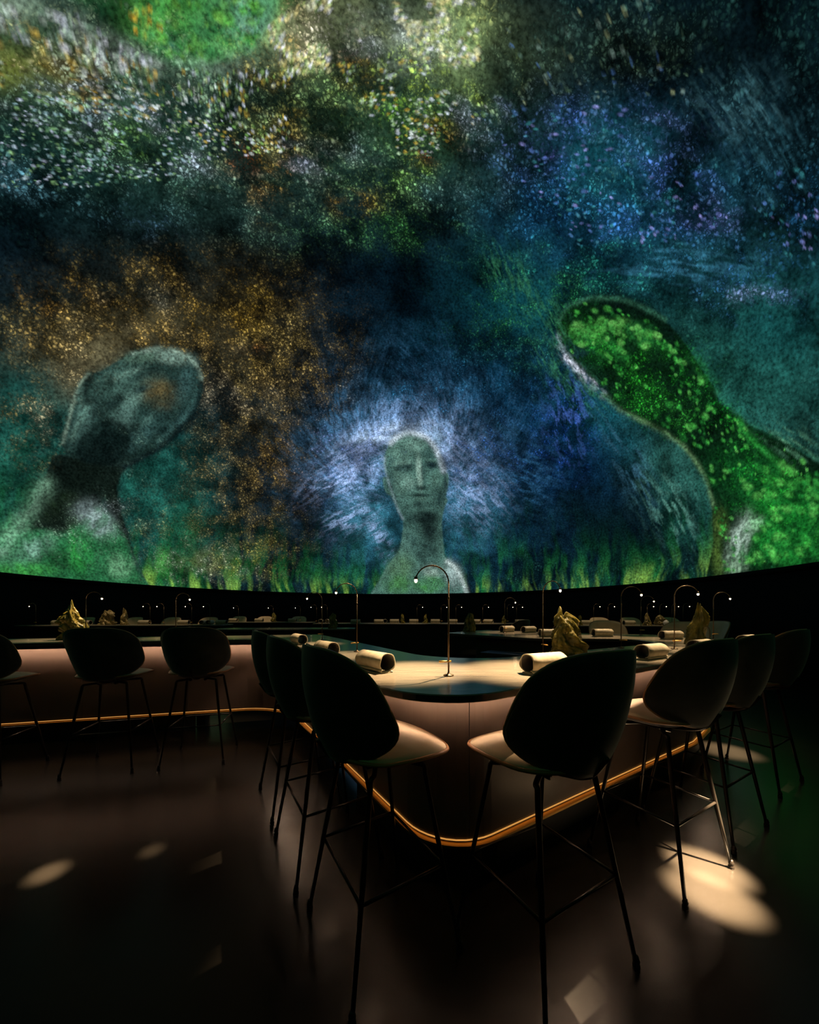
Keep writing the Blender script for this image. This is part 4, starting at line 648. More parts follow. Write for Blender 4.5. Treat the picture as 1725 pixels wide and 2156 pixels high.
def paint(p):
    """colours of the moving picture shown on the dome, for unit vectors p from the dome's centre"""
    s2 = math.sqrt(.5)
    k = 1 + p[:, 1] * s2 + p[:, 2] * s2
    k = np.maximum(k, .02)
    u = p[:, 0] / k; v = (-p[:, 1] * s2 + p[:, 2] * s2) / k
    n = len(u)
    base = np.tile(np.array(lin((5, 21, 29))), (n, 1)); leaf = np.tile(np.array(lin((36, 80, 74))) * .5, (n, 1))
    th = np.arctan2(p[:, 0], p[:, 1]); ph = np.arcsin(np.clip(p[:, 2], -1, 1))
    def noise_at(du, dv, N, thr, seed):
        q = fbm(du * N[0] + dv * N[1] + seed * 3.7 + 50, du * N[2] + dv * N[3] - seed * 5.3 + 50)
        return sst(thr - .13, thr + .13, q)
    for i, op in enumerate(PICTURE):
        if op[0] == 'M':
            m2 = sst(.34, .66, fbm(u * 17 + 80, v * 17 + 80, 5))
            base *= (.40 + .95 * m2)[:, None]
            continue
        if op[0] == 'G':
            wp = th + .03 * fbm(th * 9, ph * 14, 2)
            st = fbm(wp * 17, ph * 4 + 3, 4); st2 = fbm(wp * 46 + 9, ph * 9, 3); hgt = .10 + .10 * fbm(th * 5 + 3, ph * 0 + 1, 2) + .05 * np.exp(-((th - .55) / .3) ** 2)
            a = np.exp(-(np.maximum(ph, 0) / hgt) ** 1.6) * sst(.36, .68, .6 * st + .4 * st2) * .8
            mixc = sst(.42, .7, st2)[:, None] * np.exp(-(ph / .06) ** 2)[:, None]
            c = np.array(lin((29, 110, 50))) * (1 - mixc) + np.array(lin((127, 174, 72))) * mixc
            base = base * (1 - a[:, None]) + c * a[:, None]; leaf = leaf * (1 - .7 * a[:, None])
            continue
        if op[0] == 'F':
            _, pts, c, N, cnt, size, asp, ang, spread, cols, seed, al = op
            rs = np.random.RandomState(seed); pp = np.array(pts); lo = pp.min(0); hi = pp.max(0)
            idx = np.nonzero((u > lo[0]) & (u < hi[0]) & (v > lo[1]) & (v < hi[1]))[0]
            uu = u[idx]; vv = v[idx]; got = 0
            cand = lo + rs.rand(cnt * 6, 2) * (hi - lo); _, ins = edge_dist(cand[:, 0], cand[:, 1], pp, True)
            keep = fbm(cand[:, 0] * 14 + seed, cand[:, 1] * 14 + seed, 3) > .47
            for q in cand[ins & keep][:cnt]:
                sz = size * (.55 + .9 * rs.rand()); an = R(ang + spread * (rs.rand() * 2 - 1)); col = np.array(lin(cols[rs.randint(len(cols))])) * (.5 + .7 * rs.rand())
                du = uu - q[0]; dv = vv - q[1]
                x = N[0] * du + N[1] * dv; y = N[2] * du + N[3] * dv
                near = np.nonzero(x * x + y * y < (sz * asp * 1.6) ** 2)[0]
                if not len(near): continue
                x = x[near]; y = y[near]
                xr = (x * math.cos(an) + y * math.sin(an)) / (sz * asp); yr = (-x * math.sin(an) + y * math.cos(an)) / sz
                a = (al * np.exp(-(xr * xr + yr * yr) ** 2))[:, None]
                k_ = idx[near]; base[k_] = base[k_] * (1 - a) + col * a
            continue
        if op[0] == 'B':
            _, c, m, col, al, ch, pw, nn, N, thr = op
            du = u - c[0]; dv = v - c[1]
            d2 = (m[0] * du + m[1] * dv) ** 2 + (m[2] * du + m[3] * dv) ** 2
            idx = np.nonzero(d2 < 5.5)[0]
            if not len(idx): continue
            a = al * np.exp(-d2[idx] ** (pw / 2))
        else:
            _, pts, c, f, col, al, ch, nn, N, thr = op
            closed = op[0] == 'P'
            pp = catmull(pts, closed)
            lo = pp.min(0) - 2.5 * f; hi = pp.max(0) + 2.5 * f
            idx = np.nonzero((u > lo[0]) & (u < hi[0]) & (v > lo[1]) & (v < hi[1]))[0]
            if not len(idx): continue
            dist, ins = edge_dist(u[idx], v[idx], pp, closed)
            a = al * (sst(-f, f, np.where(ins, dist, -dist)) if closed else np.exp(-(dist / f) ** 2))
        if nn: a = a * (1 - nn + nn * noise_at(u[idx] - c[0], v[idx] - c[1], N, thr, i % 40))
        col = np.array(lin(col)); a = a[:, None]
        if ch: leaf[idx] = leaf[idx] * (1 - a) + col * a
        else:
            base[idx] = base[idx] * (1 - a) + col * a
            leaf[idx] = leaf[idx] * (1 - .8 * a)
    # fine mottling of the picture
    m1 = fbm(u * 60 + 30, v * 60 + 30, 4)
    base *= (.42 + 1.16 * m1)[:, None]
    return base, leaf
def build_dome():
    front = np.linspace(-2.25, 2.25, 1450); back = np.linspace(2.25, 2 * PI - 2.25, 122)[1:-1]
    th = np.concatenate([front, back]); NT = len(th)
    NP = 460
    ph = np.linspace(0, PI / 2 - .004, NP)
    T, Pp = np.meshgrid(th, ph)
    x = np.sin(T) * np.cos(Pp); y = np.cos(T) * np.cos(Pp); z = np.sin(Pp)
    p = np.stack([x.ravel(), y.ravel(), z.ravel()], 1)
    p = np.vstack([p, [[0, 0, 1]]])
    base, leaf = paint(p)
    co = p * DR + np.array(DC)
    i, j = np.meshgrid(np.arange(NP - 1), np.arange(NT), indexing='ij')
    j2 = (j + 1) % NT
    q = np.stack([i * NT + j, (i + 1) * NT + j, (i + 1) * NT + j2, i * NT + j2], -1).reshape(-1, 4)
    jj = np.arange(NT); tri = np.stack([(NP - 1) * NT + jj, np.full(NT, NP * NT), (NP - 1) * NT + (jj + 1) % NT], -1)
    me = bpy.data.meshes.new('ceiling')
    nl = q.size + tri.size; npoly = len(q) + len(tri)
    me.vertices.add(len(co)); me.vertices.foreach_set('co', co.astype(np.float32).ravel())
    me.loops.add(nl); me.polygons.add(npoly)
    me.loops.foreach_set('vertex_index', np.concatenate([q.ravel(), tri.ravel()]).astype(np.int32))
    me.polygons.foreach_set('loop_start', np.concatenate([np.arange(len(q)) * 4, q.size + np.arange(len(tri)) * 3]).astype(np.int32))
    me.update(calc_edges=True)
    for nm, arr in (('picture', base), ('leaves', leaf)):
        at = me.color_attributes.new(nm, 'FLOAT_COLOR', 'POINT')
        at.data.foreach_set('color', np.concatenate([arr, np.ones((len(arr), 1))], 1).astype(np.float32).ravel())
    m = bpy.data.materials.new('dome_projection'); m.use_nodes = True
    nt = m.node_tree; nt.nodes.clear(); N = nt.nodes.new; L = nt.links.new
    out = N('ShaderNodeOutputMaterial'); em = N('ShaderNodeEmission'); L(em.outputs[0], out.inputs[0])
    a1 = N('ShaderNodeAttribute'); a1.attribute_name = 'picture'
    a2 = N('ShaderNodeAttribute'); a2.attribute_name = 'leaves'
    tc = N('ShaderNodeTexCoord')
    def math_(op, a, b=None, clamp=False):
        n = N('ShaderNodeMath'); n.operation = op; n.use_clamp = clamp
        for k, s in enumerate((a, b)):
            if s is None: continue
            if isinstance(s, (int, float)): n.inputs[k].default_value = s
            else: L(s, n.inputs[k])
        return n.outputs[0]
    warp = N('ShaderNodeTexNoise'); warp.inputs['Scale'].default_value = 7; warp.inputs['Detail'].default_value = 2; L(tc.outputs['Object'], warp.inputs['Vector'])
    ad = N('ShaderNodeVectorMath'); ad.operation = 'MULTIPLY_ADD'; L(warp.outputs['Color'], ad.inputs[0]); ad.inputs[1].default_value = (.12, .12, .12); L(tc.outputs['Object'], ad.inputs[2])
    tot = None
    for sc, lo, hi, pw, gain in ((10.5, .46, .10, 2.4, 2.6), (17, .48, .12, 2.0, 1.8), (30, .5, .15, 1.6, .9)):
        vo = N('ShaderNodeTexVoronoi'); vo.inputs['Scale'].default_value = sc; L(ad.outputs[0], vo.inputs['Vector'])
        mr = N('ShaderNodeMapRange'); mr.inputs['From Min'].default_value = lo; mr.inputs['From Max'].default_value = hi
        L(vo.outputs['Distance'], mr.inputs['Value'])
        sp = N('ShaderNodeSeparateColor'); L(vo.outputs['Color'], sp.inputs[0])
        b = math_('POWER', sp.outputs[0], pw); b = math_('MULTIPLY', b, gain); b = math_('MULTIPLY', b, mr.outputs[0])
        tot = b if tot is None else math_('ADD', tot, b)
    cl = N('ShaderNodeTexNoise'); cl.inputs['Scale'].default_value = 1.5; cl.inputs['Detail'].default_value = 7; cl.inputs['Roughness'].default_value = .68; L(tc.outputs['Object'], cl.inputs['Vector'])
    mr = N('ShaderNodeMapRange'); mr.inputs['From Min'].default_value = .43; mr.inputs['From Max'].default_value = .60; L(cl.outputs['Fac'], mr.inputs['Value'])
    clump = math_('ADD', math_('MULTIPLY', mr.outputs[0], 1.1), .08)
    tot = math_('ADD', tot, .12)
    tot = math_('MULTIPLY', tot, clump)
    fine = N('ShaderNodeTexNoise'); fine.inputs['Scale'].default_value = 16; fine.inputs['Detail'].default_value = 5; L(tc.outputs['Object'], fine.inputs['Vector'])
    fr = N('ShaderNodeMapRange'); fr.inputs['From Min'].default_value = .3; fr.inputs['From Max'].default_value = .7; fr.inputs['To Min'].default_value = .4; fr.inputs['To Max'].default_value = 1.6
    L(fine.outputs['Fac'], fr.inputs['Value'])
    v1 = N('ShaderNodeVectorMath'); v1.operation = 'SCALE'; L(a1.outputs['Color'], v1.inputs[0]); L(fr.outputs[0], v1.inputs['Scale'])
    v2 = N('ShaderNodeVectorMath'); v2.operation = 'SCALE'; L(a2.outputs['Color'], v2.inputs[0]); L(tot, v2.inputs['Scale'])
    v3 = N('ShaderNodeVectorMath'); v3.operation = 'ADD'; L(v1.outputs[0], v3.inputs[0]); L(v2.outputs[0], v3.inputs[1])
    L(v3.outputs[0], em.inputs['Color']); em.inputs['Strength'].default_value = 1.0
    m.cycles.emission_sampling = 'NONE'
    me.materials.append(m)
    o = bpy.data.objects.new('ceiling', me); link(o)
    o['kind'] = 'structure'; o['label'] = 'projection dome showing giant moss and bark heads in a blue green forest'
build_dome()

# ------------------------------------------------------------------ counters
def round_outline(ctrl, seg=10, closed=True):
    """ctrl: (x, y, corner radius, inset) -> dense list of (x, y, inset)"""
    n = len(ctrl); out = []
    for i in range(n):
        p = Vector(ctrl[i][:2]); a = Vector(ctrl[(i - 1) % n][:2]); b = Vector(ctrl[(i + 1) % n][:2]); r = ctrl[i][2]
        da = (a - p); db = (b - p); la = da.length; lb = db.length; da /= la; db /= lb
        ang = math.acos(max(-1, min(1, da.dot(db))))
        if r < .001 or ang > 3.1:
            out.append((p.x, p.y, ctrl[i][3])); continue
        t = min(r / math.tan(ang / 2), la * .48, lb * .48); r2 = t * math.tan(ang / 2)
        cen = p + (da + db).normalized() * (r2 / math.sin(ang / 2))
        s = p + da * t - cen; e = p + db * t - cen
        a0 = math.atan2(s.y, s.x); a1 = math.atan2(e.y, e.x); d = (a1 - a0 + PI) % (2 * PI) - PI
        for k in range(seg + 1):
            q = a0 + d * k / seg
            out.append((cen.x + r2 * math.cos(q), cen.y + r2 * math.sin(q), ctrl[i][3]))
    # subdivide long edges
    res = []
    for i in range(len(out)):
        a = out[i]; b = out[(i + 1) % len(out)]
        L_ = math.hypot(b[0] - a[0], b[1] - a[1]); k = max(1, int(L_ / .15))
        for j in range(k):
            t = j / k; res.append(tuple(a[q] * (1 - t) + b[q] * t for q in range(3)))
    return res
def inset_outline(out, extra=0., scale=1.):
    n = len(out); area = sum(out[i][0] * out[(i + 1) % n][1] - out[(i + 1) % n][0] * out[i][1] for i in range(n))
    sg = 1 if area > 0 else -1
    res = []
    for i in range(n):
        a = out[(i - 1) % n]; b = out[(i + 1) % n]
        t = Vector((b[0] - a[0], b[1] - a[1])).normalized()
        nn = Vector((-t.y, t.x)) * sg
        d = out[i][2] * scale + extra
        res.append((out[i][0] + nn.x * d, out[i][1] + nn.y * d, out[i][2]))
    return res
def slab(name, out, z0, z1, m, parent, bev=.004, edge_m=None):
    n = len(out); ins = inset_outline(out, bev, 0)
    rings = [(ins, z0), (out, z0 + bev), (out, z1 - bev), (ins, z1)] if bev else [(out, z0), (out, z1)]
    vs = [(p[0], p[1], z) for rg, z in rings for p in rg]; fs = []
    for r in range(len(rings) - 1):
        for k in range(n):
            fs.append((r * n + k, r * n + (k + 1) % n, (r + 1) * n + (k + 1) % n, (r + 1) * n + k))
    fs.append(tuple(range(n))); fs.append(tuple((len(rings) - 1) * n + k for k in range(n)))
    o = mesh_obj(name, vs, fs, m, parent, smooth=False)
    if edge_m:
        o.data.materials.append(edge_m)
        for p in o.data.polygons:
            if len(p.vertices) == 4 and abs(p.normal.z) < .5: p.material_index = 1
    return o
def ribbon(name, path, z0, z1, th, m, parent, side=1):
    """upright or flat band that follows an open path, th thick towards the outside"""
    n = len(path); vs = []; fs = []
    for i in range(n):
        a = path[max(i - 1, 0)]; b = path[min(i + 1, n - 1)]
        t = Vector((b[0] - a[0], b[1] - a[1])).normalized(); nn = Vector((t.y, -t.x)) * side
        x, y = path[i][0], path[i][1]
        vs += [(x, y, z0), (x + nn.x * th, y + nn.y * th, z0), (x + nn.x * th, y + nn.y * th, z1), (x, y, z1)]
    for i in range(n - 1):
        for q in range(4):
            fs.append((i * 4 + q, i * 4 + (q + 1) % 4, i * 4 + 4 + (q + 1) % 4, i * 4 + 4 + q))
    fs.append((0, 1, 2, 3)); fs.append(tuple((n - 1) * 4 + q for q in range(4)))
    return mesh_obj(name, vs, fs, m, parent, smooth=False)
TOP = 1.04
def counter(label, ctrl, first, last, posts, z_body=.2, led=True, block_from=-.5):
    """ctrl runs counter-clockwise; control points first..last are the guests' side"""
    xs = [c[0] for c in ctrl]; ys = [c[1] for c in ctrl]
    root = empty('dining_counter', label, 'counter', (0, 0, 0), 0, 'dining counters')
    out = round_outline(ctrl)
    slab('counter_top', out, TOP - .03, TOP, M['top'], root, .004, M['edge'])
    bc = []
    for i, c in enumerate(ctrl):
        p = Vector(c[:2]); a = Vector(ctrl[i - 1][:2]); b = Vector(ctrl[(i + 1) % len(ctrl)][:2])
        t1 = (p - a).normalized(); t2 = (b - p).normalized()
        n1 = Vector((-t1.y, t1.x)); n2 = Vector((-t2.y, t2.x))
        q = p + (n1 + n2) / max(.3, 1 + n1.dot(n2)) * c[3]
        turn = t1.x * t2.y - t1.y * t2.x
        bc.append((q.x, q.y, max(.08, c[2] * .92) if turn > 0 else c[2] + c[3] * .8, c[3]))
    body = round_outline(bc)
    core = slab('body', inset_outline(body, .012, 0), z_body, TOP - .03, M['core'], root, 0)
    # guest-side path
    def near(c):
        return min(range(len(body)), key=lambda k: (body[k][0] - c[0]) ** 2 + (body[k][1] - c[1]) ** 2)
    i0, i1 = near(bc[first]), near(bc[last])
    idx = list(range(i0, i1 + 1)) if i1 >= i0 else list(range(i0, len(body))) + list(range(0, i1 + 1))
    path = [body[k] for k in idx]
    # split into panels of about 0.95 m with narrow seams
    run = [0.]
    for a, b in zip(path, path[1:]): run.append(run[-1] + math.hypot(b[0] - a[0], b[1] - a[1]))
    def at(s):
        for k in range(len(run) - 1):
            if run[k + 1] >= s:
                t = (s - run[k]) / max(run[k + 1] - run[k], 1e-9); a, b = path[k], path[k + 1]
                return (a[0] * (1 - t) + b[0] * t, a[1] * (1 - t) + b[1] * t)
        return path[-1][:2]
    npan = max(1, round(run[-1] / .95)); L_ = run[-1] / npan
    for q in range(npan):
        s0 = q * L_ + .002; s1 = (q + 1) * L_ - .002
        pp = [at(s0)] + [path[k][:2] for k in range(len(path)) if s0 + .01 < run[k] < s1 - .01] + [at(s1)]
        ribbon('panel', pp, z_body + .028, TOP - .034, -.010, M['panel'], root).data.polygons.foreach_set('use_smooth', [False] * (4 * (len(pp) - 1) + 2))
    for lo, hi in ((block_from, 99), (-99, -2.35)):
        pl = [inset_outline(body, .05, 0)[k][:2] for k in idx if lo < body[k][0] < hi]
        if len(pl) > 2: ribbon('reflection_block', pl, 0, z_body, -.03, M['core'], root)  # band added under the body to block floor reflections
    ribbon('brass_trim', [p[:2] for p in path], z_body, z_body + .012, .032, M['brass'], root)
    if led:
        ribbon('light_strip', [inset_outline(body, -.001, 0)[k][:2] for k in idx], z_body + .020, z_body + .026, .004, M['trimglow'], root)  # glowing strip added only to light the brass trim
        off = lambda d: [inset_outline(body, -d, 0)[k][:2] for k in idx]
        ribbon('light_strip', off(.0975), TOP - .042, TOP - .038, .005, M['led'], root)
        ribbon('added_light_baffle', off(.0922), TOP - .058, TOP - .055, .0148, M['core'], root)  # tray added to cut the strip's light off the lower panel
        ribbon('added_light_baffle', off(.130), TOP - .069, TOP - .030, .004, M['core'], root)  # lip added to keep the strip's light off the outer floor
    for (x, y) in posts:
        vs = [(x + sx * .05, y + sy * .05, z) for z in (0, z_body) for sx, sy in ((-1, -1), (1, -1), (1, 1), (-1, 1))]
        mesh_obj('post', vs, [(0, 1, 2, 3), (4, 5, 6, 7)] + [(k, (k + 1) % 4, 4 + (k + 1) % 4, 4 + k) for k in range(4)], M['core'], root, smooth=False)
    return root
main = counter('long winding brown counter with brass foot trim and lamps in the foreground',
    [(-6.5, 2.451, .05, .24), (-1.569, 3.68, .55, .24), (.04, 1.045, .34, .34), (2.6, 2.597, 0, .31), (3.45, 3.09, .4, .42),
     (3.25, 4.4, .35, .4), (2.2, 4.75, .4, .3), (1.3, 5.6, .15, .3), (.5, 4.78, .12, .3), (1.45, 3.74, .3, .14), (2.5, 3.72, .2, .14),
     (2.35, 3.15, .2, .14), (.261, 1.94, .5, .14), (-1.2, 4.45, .15, .14), (-6.5, 3.2, .05, .14)],
    0, 7, [(-5.6, 3.0), (-4.2, 3.35), (-2.45, 3.95), (-1.1, 4.0), (-.2, 2.4), (.4, 1.75), (1.4, 2.4), (2.4, 3.0), (2.8, 3.9), (2.0, 4.25), (1.1, 4.8)])
for k, (x, y, z) in enumerate([(1.19, 4.22, .88), (1.27, 4.13, .875), (1.36, 4.04, .87), (1.46, 3.945, .865)]):
    pass
def bar(label, x0, y0, x1, y1, depth, posts=3):
    d = Vector((x1 - x0, y1 - y0)).normalized(); n = Vector((-d.y, d.x))
    a = Vector((x0, y0)); b = Vector((x1, y1)); c = b + n * depth; e = a + n * depth
    ps = [a.lerp(b, (k + .5) / posts) + n * depth * .5 for k in range(posts)]
    return counter(label, [(a.x, a.y, .2, .2), (b.x, b.y, .2, .2), (c.x, c.y, .2, .2), (e.x, e.y, .2, .2)], 2, 3, [(p.x, p.y) for p in ps], led=False)
bar('far dark counter along the left wall with a row of lit menus', -9.0, 7.45, -4.4, 7.75, .8)
bar('far dark counter behind the left counter, furthest from the camera', -6.6, 10.2, -3.0, 10.0, .7)
bar('short dark counter with a lit patch behind the winding counter', -3.5, 5.75, -1.0, 5.95, .6, 2)
bar('far dark counter in the middle of the room with small rolls', -2.6, 8.75, 3.2, 8.75, .85)
bar('far dark counter on the right with a white globe', 3.7, 7.5, 6.6, 7.3, .8)

# ------------------------------------------------------------------ bar chairs
def se(a, n):
    c, s = math.cos(a), math.sin(a)
    return math.copysign(abs(c) ** (2 / n), c), math.copysign(abs(s) ** (2 / n), s)
def disc_shell(front, back, rim_n=44, rings=9):
    """closed shell from two maps of (r, angle) that meet at r = 1"""
    vs = [front(0, 0)]; fs = []
    for fn in (front, back):
        pass
    F = [[front(r / rings, 2 * PI * k / rim_n) for k in range(rim_n)] for r in range(1, rings + 1)]
    B = [[back(r / rings, 2 * PI * k / rim_n) for k in range(rim_n)] for r in range(1, rings + 1)]
    for rg in F: vs += rg
    nb = len(vs); vs.append(back(0, 0))
    for rg in B: vs += rg
    for o in (0, nb):
        for k in range(rim_n):
            fs.append((o, o + 1 + k, o + 1 + (k + 1) % rim_n))
            for r in range(rings - 1):
                q = o + 1 + r * rim_n
                fs.append((q + k, q + (k + 1) % rim_n, q + rim_n + (k + 1) % rim_n, q + rim_n + k))
    for k in range(rim_n):
        q = 1 + (rings - 1) * rim_n
        fs.append((q + k, q + (k + 1) % rim_n, nb + q + (k + 1) % rim_n, nb + q + k))
    return vs, fs
def back_xz(r, a):
    c, s = se(a, 3.5 if math.sin(a) > 0 else 2.6)
    f = 1 - .10 * max(0, -s) ** 2 - .0 * max(0, s)
    return .268 * r * c * f, .975 + (.232 if s > 0 else .205) * r * s
def back_y(x, z):
    t = (z - .77) / .435
    return -.205 - .09 * t - .02 * math.sin(PI * min(max(t, 0), 1)) + (.25 - .14 * min(max(t, 0), 1)) * (abs(x) / .268) ** 2.1
def b_mid(r, a, off):
    x, z = back_xz(r, a); return (x, back_y(x, z) + off, z)
def seat_xy(r, a):
    c, s = se(a, 2.7)
    return .25 * r * c * (1 - .10 * max(0, -s)), .03 + .225 * r * s
def seat_z(x, y):
    t = (y + .2) / .45
    return .785 + .018 * math.sin(PI * min(max(t, 0), 1)) - .012 * max(0, t - .75) * 4 + .03 * max(0, .25 - t) * 2
def make_chair(label, group):
    root = empty('bar_chair', label, 'chair', (0, 0, 0), 0, group)
    v, f = disc_shell(lambda r, a: b_mid(r * .985, a, .004), lambda r, a: b_mid(r, a, -.014 - .016 * (1 - r ** 3)))
    mesh_obj('back_shell', v, f, M['velvet'], root)
    v, f = disc_shell(lambda r, a: b_mid(r * .97, a, .014 + .022 * (1 - r ** 4)), lambda r, a: b_mid(r * .985, a, .004))
    bc = mesh_obj('back_cushion', v, f, M['tan'], root); bc['label'] = 'tan velvet inner side of the backrest'
    pp = tube('piping', [b_mid(.99, 2 * PI * k / 56, .003) for k in range(56)], .0055, M['piping'], root, 6, True)
    def st(r, a):
        x, y = seat_xy(r * .985, a); return (x, y, seat_z(x, y) + .020 * (1 - r ** 4) + .004)
    def sb(r, a):
        x, y = seat_xy(r, a); return (x, y, seat_z(x, y) - .004)
    def s2(r, a):
        x, y = seat_xy(r * .99, a); return (x, y, seat_z(x, y) - .006)
    def s3(r, a):
        x, y = seat_xy(r * (.99 - .08 * r * r), a); return (x * (1 - .05 * r), y, seat_z(x, y) - .012 - .055 * (1 - r ** 3))
    v, f = disc_shell(st, sb); sc_ = mesh_obj('seat_cushion', v, f, M['tan'], root); sc_['label'] = 'tan velvet seat cushion'
    v, f = disc_shell(s2, s3); mesh_obj('seat_shell', v, f, M['velvet'], root)
    def rim(a):
        x, y = seat_xy(1.012, a); return (x, y, seat_z(x, y) - .004)
    tube('piping', [rim(2 * PI * k / 56) for k in range(56)], .0075, M['piping'], root, 6, True)
    # legs with glides, and the foot rest ring
    ft = {}
    for sx in (-1, 1):
        for sy in (-1, 1):
            foot = Vector((sx * .247, sy * .225, .012)); top = Vector((sx * .160, sy * .120, .690))
            mid = Vector((sx * .14, sy * .095, .726)); inn = Vector((sx * .06, sy * .05, .730))
            pts = [foot, foot.lerp(top, .33), foot.lerp(top, .66), top] + smooth_path([top, foot.lerp(top, 1.045), mid, inn], 4)[1:]
            n = len(pts); rad = [.0075, .0088, .0100, .0105] + [.0105] * (n - 4)
            tube('leg', pts, rad, M['steel'], root, 10)
            g = lathe('glide', [(.004, -.012), (.012, -.012), (.0135, -.006), (.0125, .002), (.009, .006), (.012, .012), (.0125, .018), (.009, .024), (.0078, .032)], M['steel'], root, 12, foot)
            ft[(sx, sy)] = foot.lerp(top, (.33 - .012) / .678)
    for a, b in (((-1, -1), (1, -1)), ((1, -1), (1, 1)), ((1, 1), (-1, 1)), ((-1, 1), (-1, -1))):
        tube('foot_rung', [ft[a], ft[b]], .0062, M['steel'], root, 8)
    for s in (-1, 1):
        tube('seat_bracket', [(s * .06, -.09, .728), (s * .06, .09, .728)], .012, M['steel'], root, 8)
    tube('back_bracket', smooth_path([(0, -.05, .730), (0, -.13, .738), (0, -.205, .77), (0, -.26, .85)], 4), .012, M['steel'], root, 8)
    return root
GA = 'chairs at the near corner of the winding counter'
first_chair = [None]
def chair(x, y, rz, label, group):
    if first_chair[0] is None: o = first_chair[0] = make_chair(label, group)
    else: o = copy_tree(first_chair[0])
    o.location = (x, y, 0); o.rotation_euler = (0, 0, rz); o['label'] = label; o['group'] = group
    return o
LFT = R(-58); RGT = R(28.5); ROW = R(14)
chair(-.125, 1.40, LFT, 'dark bar chair nearest the camera on the left, its tan seat brightly lit', GA)
chair(-.475, 1.895, LFT, 'second dark bar chair along the left arm, its back overlapped by the nearest', GA)
chair(-.805, 2.42, LFT, 'third dark bar chair along the left arm, furthest of the overlapping three', GA)
chair(.525, 1.325, RGT, 'dark bar chair at the near corner on the right, whole back facing the camera', GA)
chair(1.35, 1.81, RGT, 'bar chair standing beside the brightest pool of light on the floor', GA)
chair(1.90, 2.15, RGT, 'bar chair with green light on the floor round its foot rest, third on the right', GA)
chair(2.78, 2.71, RGT, 'outermost bar chair on the right, almost lost in the dark', GA)
GB = 'chairs in front of the left counter'
chair(-3.45, 2.72, ROW, 'dark bar chair cut off by the left edge of the picture', GB)
chair(-2.60, 2.92, ROW, 'dark bar chair with wide rounded back below the twisted root sculpture', GB)
chair(-1.93, 3.08, ROW, 'dark bar chair before the left counter, nearest the overlapping left chairs', GB)
GC = 'chairs on the far side of the winding counter'
chair(3.02, 4.98, R(168), 'bar chair facing the camera behind a cream roll and lamp, inner back lit', GC)
chair(3.62, 4.42, R(130), 'bar chair facing the camera behind the largest far cream roll', GC)
chair(1.80, 5.88, R(40), 'small dark bar chair beyond the counter tip, left of two side by side', GC)
chair(2.36, 5.5, R(40), 'small dark bar chair beyond the counter tip, right of two side by side', GC)
chair(4.35, 4.95, R(90), 'faint olive bar chair at the far right edge of the lit tables', GC)
GD = 'chairs behind the far left counters'
for x, y, rz, l in [(-8.7, 8.75, 175, 'far left chair facing the camera, leftmost behind the wall counter'), (-7.45, 8.8, 175, 'far chair facing the camera behind the amber bark sculpture'),
                    (-6.45, 8.85, 178, 'far chair facing the camera behind the brightest pale roll, third of its row'), (-5.45, 8.85, 178, 'far chair facing the camera left of a cluster of three rolls'),
                    (-5.85, 11.25, 180, 'tiny brown chair behind the furthest counter, leftmost of three'), (-4.95, 11.2, 180, 'tiny olive chair behind the furthest counter, middle of three'),
                    (-3.75, 11.1, 180, 'tiny olive chair behind the furthest counter, rightmost of three')]:
    chair(x, y, R(rz), l, GD)
GE = 'chairs behind the far right counter'
for x, y, rz, l in [(4.15, 8.55, 178, 'far right chair glimpsed beside the large bark sculpture'), (4.95, 8.5, 178, 'far right olive chair facing the camera'),
                    (5.72, 8.45, 178, 'far right orange lit chair facing the camera'), (6.8, 8.6, 170, 'far right dark green chair beside the white globe')]:
    chair(x, y, R(rz), l, GE)

# ------------------------------------------------------------------ rolled menus
def make_roll(label, group):
    root = empty('rolled_menu', label, 'menu roll', (0, 0, 0), 0, group)
    L_ = .11; r = .043; th = .005
    path = [(-.030, .0085), (-.012, .0085), (.012, .0085)]
    for k in range(23):
        a = R(-64 + k * 308 / 22)
        path.append((r * math.cos(a), r + .007 + r * math.sin(a) * .93))
    path += [(-.034, .016), (-.040, .0075)]
    def sheet(off, th, L0, L1, nl):
        n = len(path); vs = []; fs = []
        for side in (0, 1):
            for i in range(n):
                a = Vector(path[max(i - 1, 0)]); b = Vector(path[min(i + 1, n - 1)]); t = (b - a).normalized(); nn = Vector((t.y, -t.x))
                p = Vector(path[i]) + nn * (off + (th if side else 0))
                for j in range(nl + 1):
                    wob = .004 * math.sin(i * .9 + j * 2.1) if j in (0, nl) else 0
                    vs.append((p.x, L0 + (L1 - L0) * j / nl + wob, p.y))
        w_ = nl + 1
        for i in range(n - 1):
            for j in range(nl):
                a = i * w_ + j
                fs.append((a, a + 1, a + w_ + 1, a + w_)); b = n * w_ + a; fs.append((b, b + 1, b + w_ + 1, b + w_))
            for j in (0, nl):
                a = i * w_ + j; b = n * w_ + a; fs.append((a, a + w_, b + w_, b))
        for j in range(nl):
            for i in (0, n - 1):
                a = i * w_ + j; b = n * w_ + a; fs.append((a, a + 1, b + 1, b))
        return vs, fs
    v, f = sheet(0, th, -L_, L_, 4); mesh_obj('leather_sheet', v, f, M['leather'], root)
    v, f = sheet(-.0035, .003, -L_ + .006, L_ - .006, 2); ln = mesh_obj('lining', v, f, M['lining'], root); ln['label'] = 'dark inner lining'
    vs = []; 
    for z in (0, .004):
        for k in range(16):
            c, s = se(2 * PI * k / 16, 5); vs.append((-.006 + .052 * c, (L_ + .004) * s, z))
    mesh_obj('flap', vs, [tuple(range(16)), tuple(range(16, 32))] + [(k, (k + 1) % 16, 16 + (k + 1) % 16, 16 + k) for k in range(16)], M['leather'], root, smooth=False)
    return root
first_roll = [None]
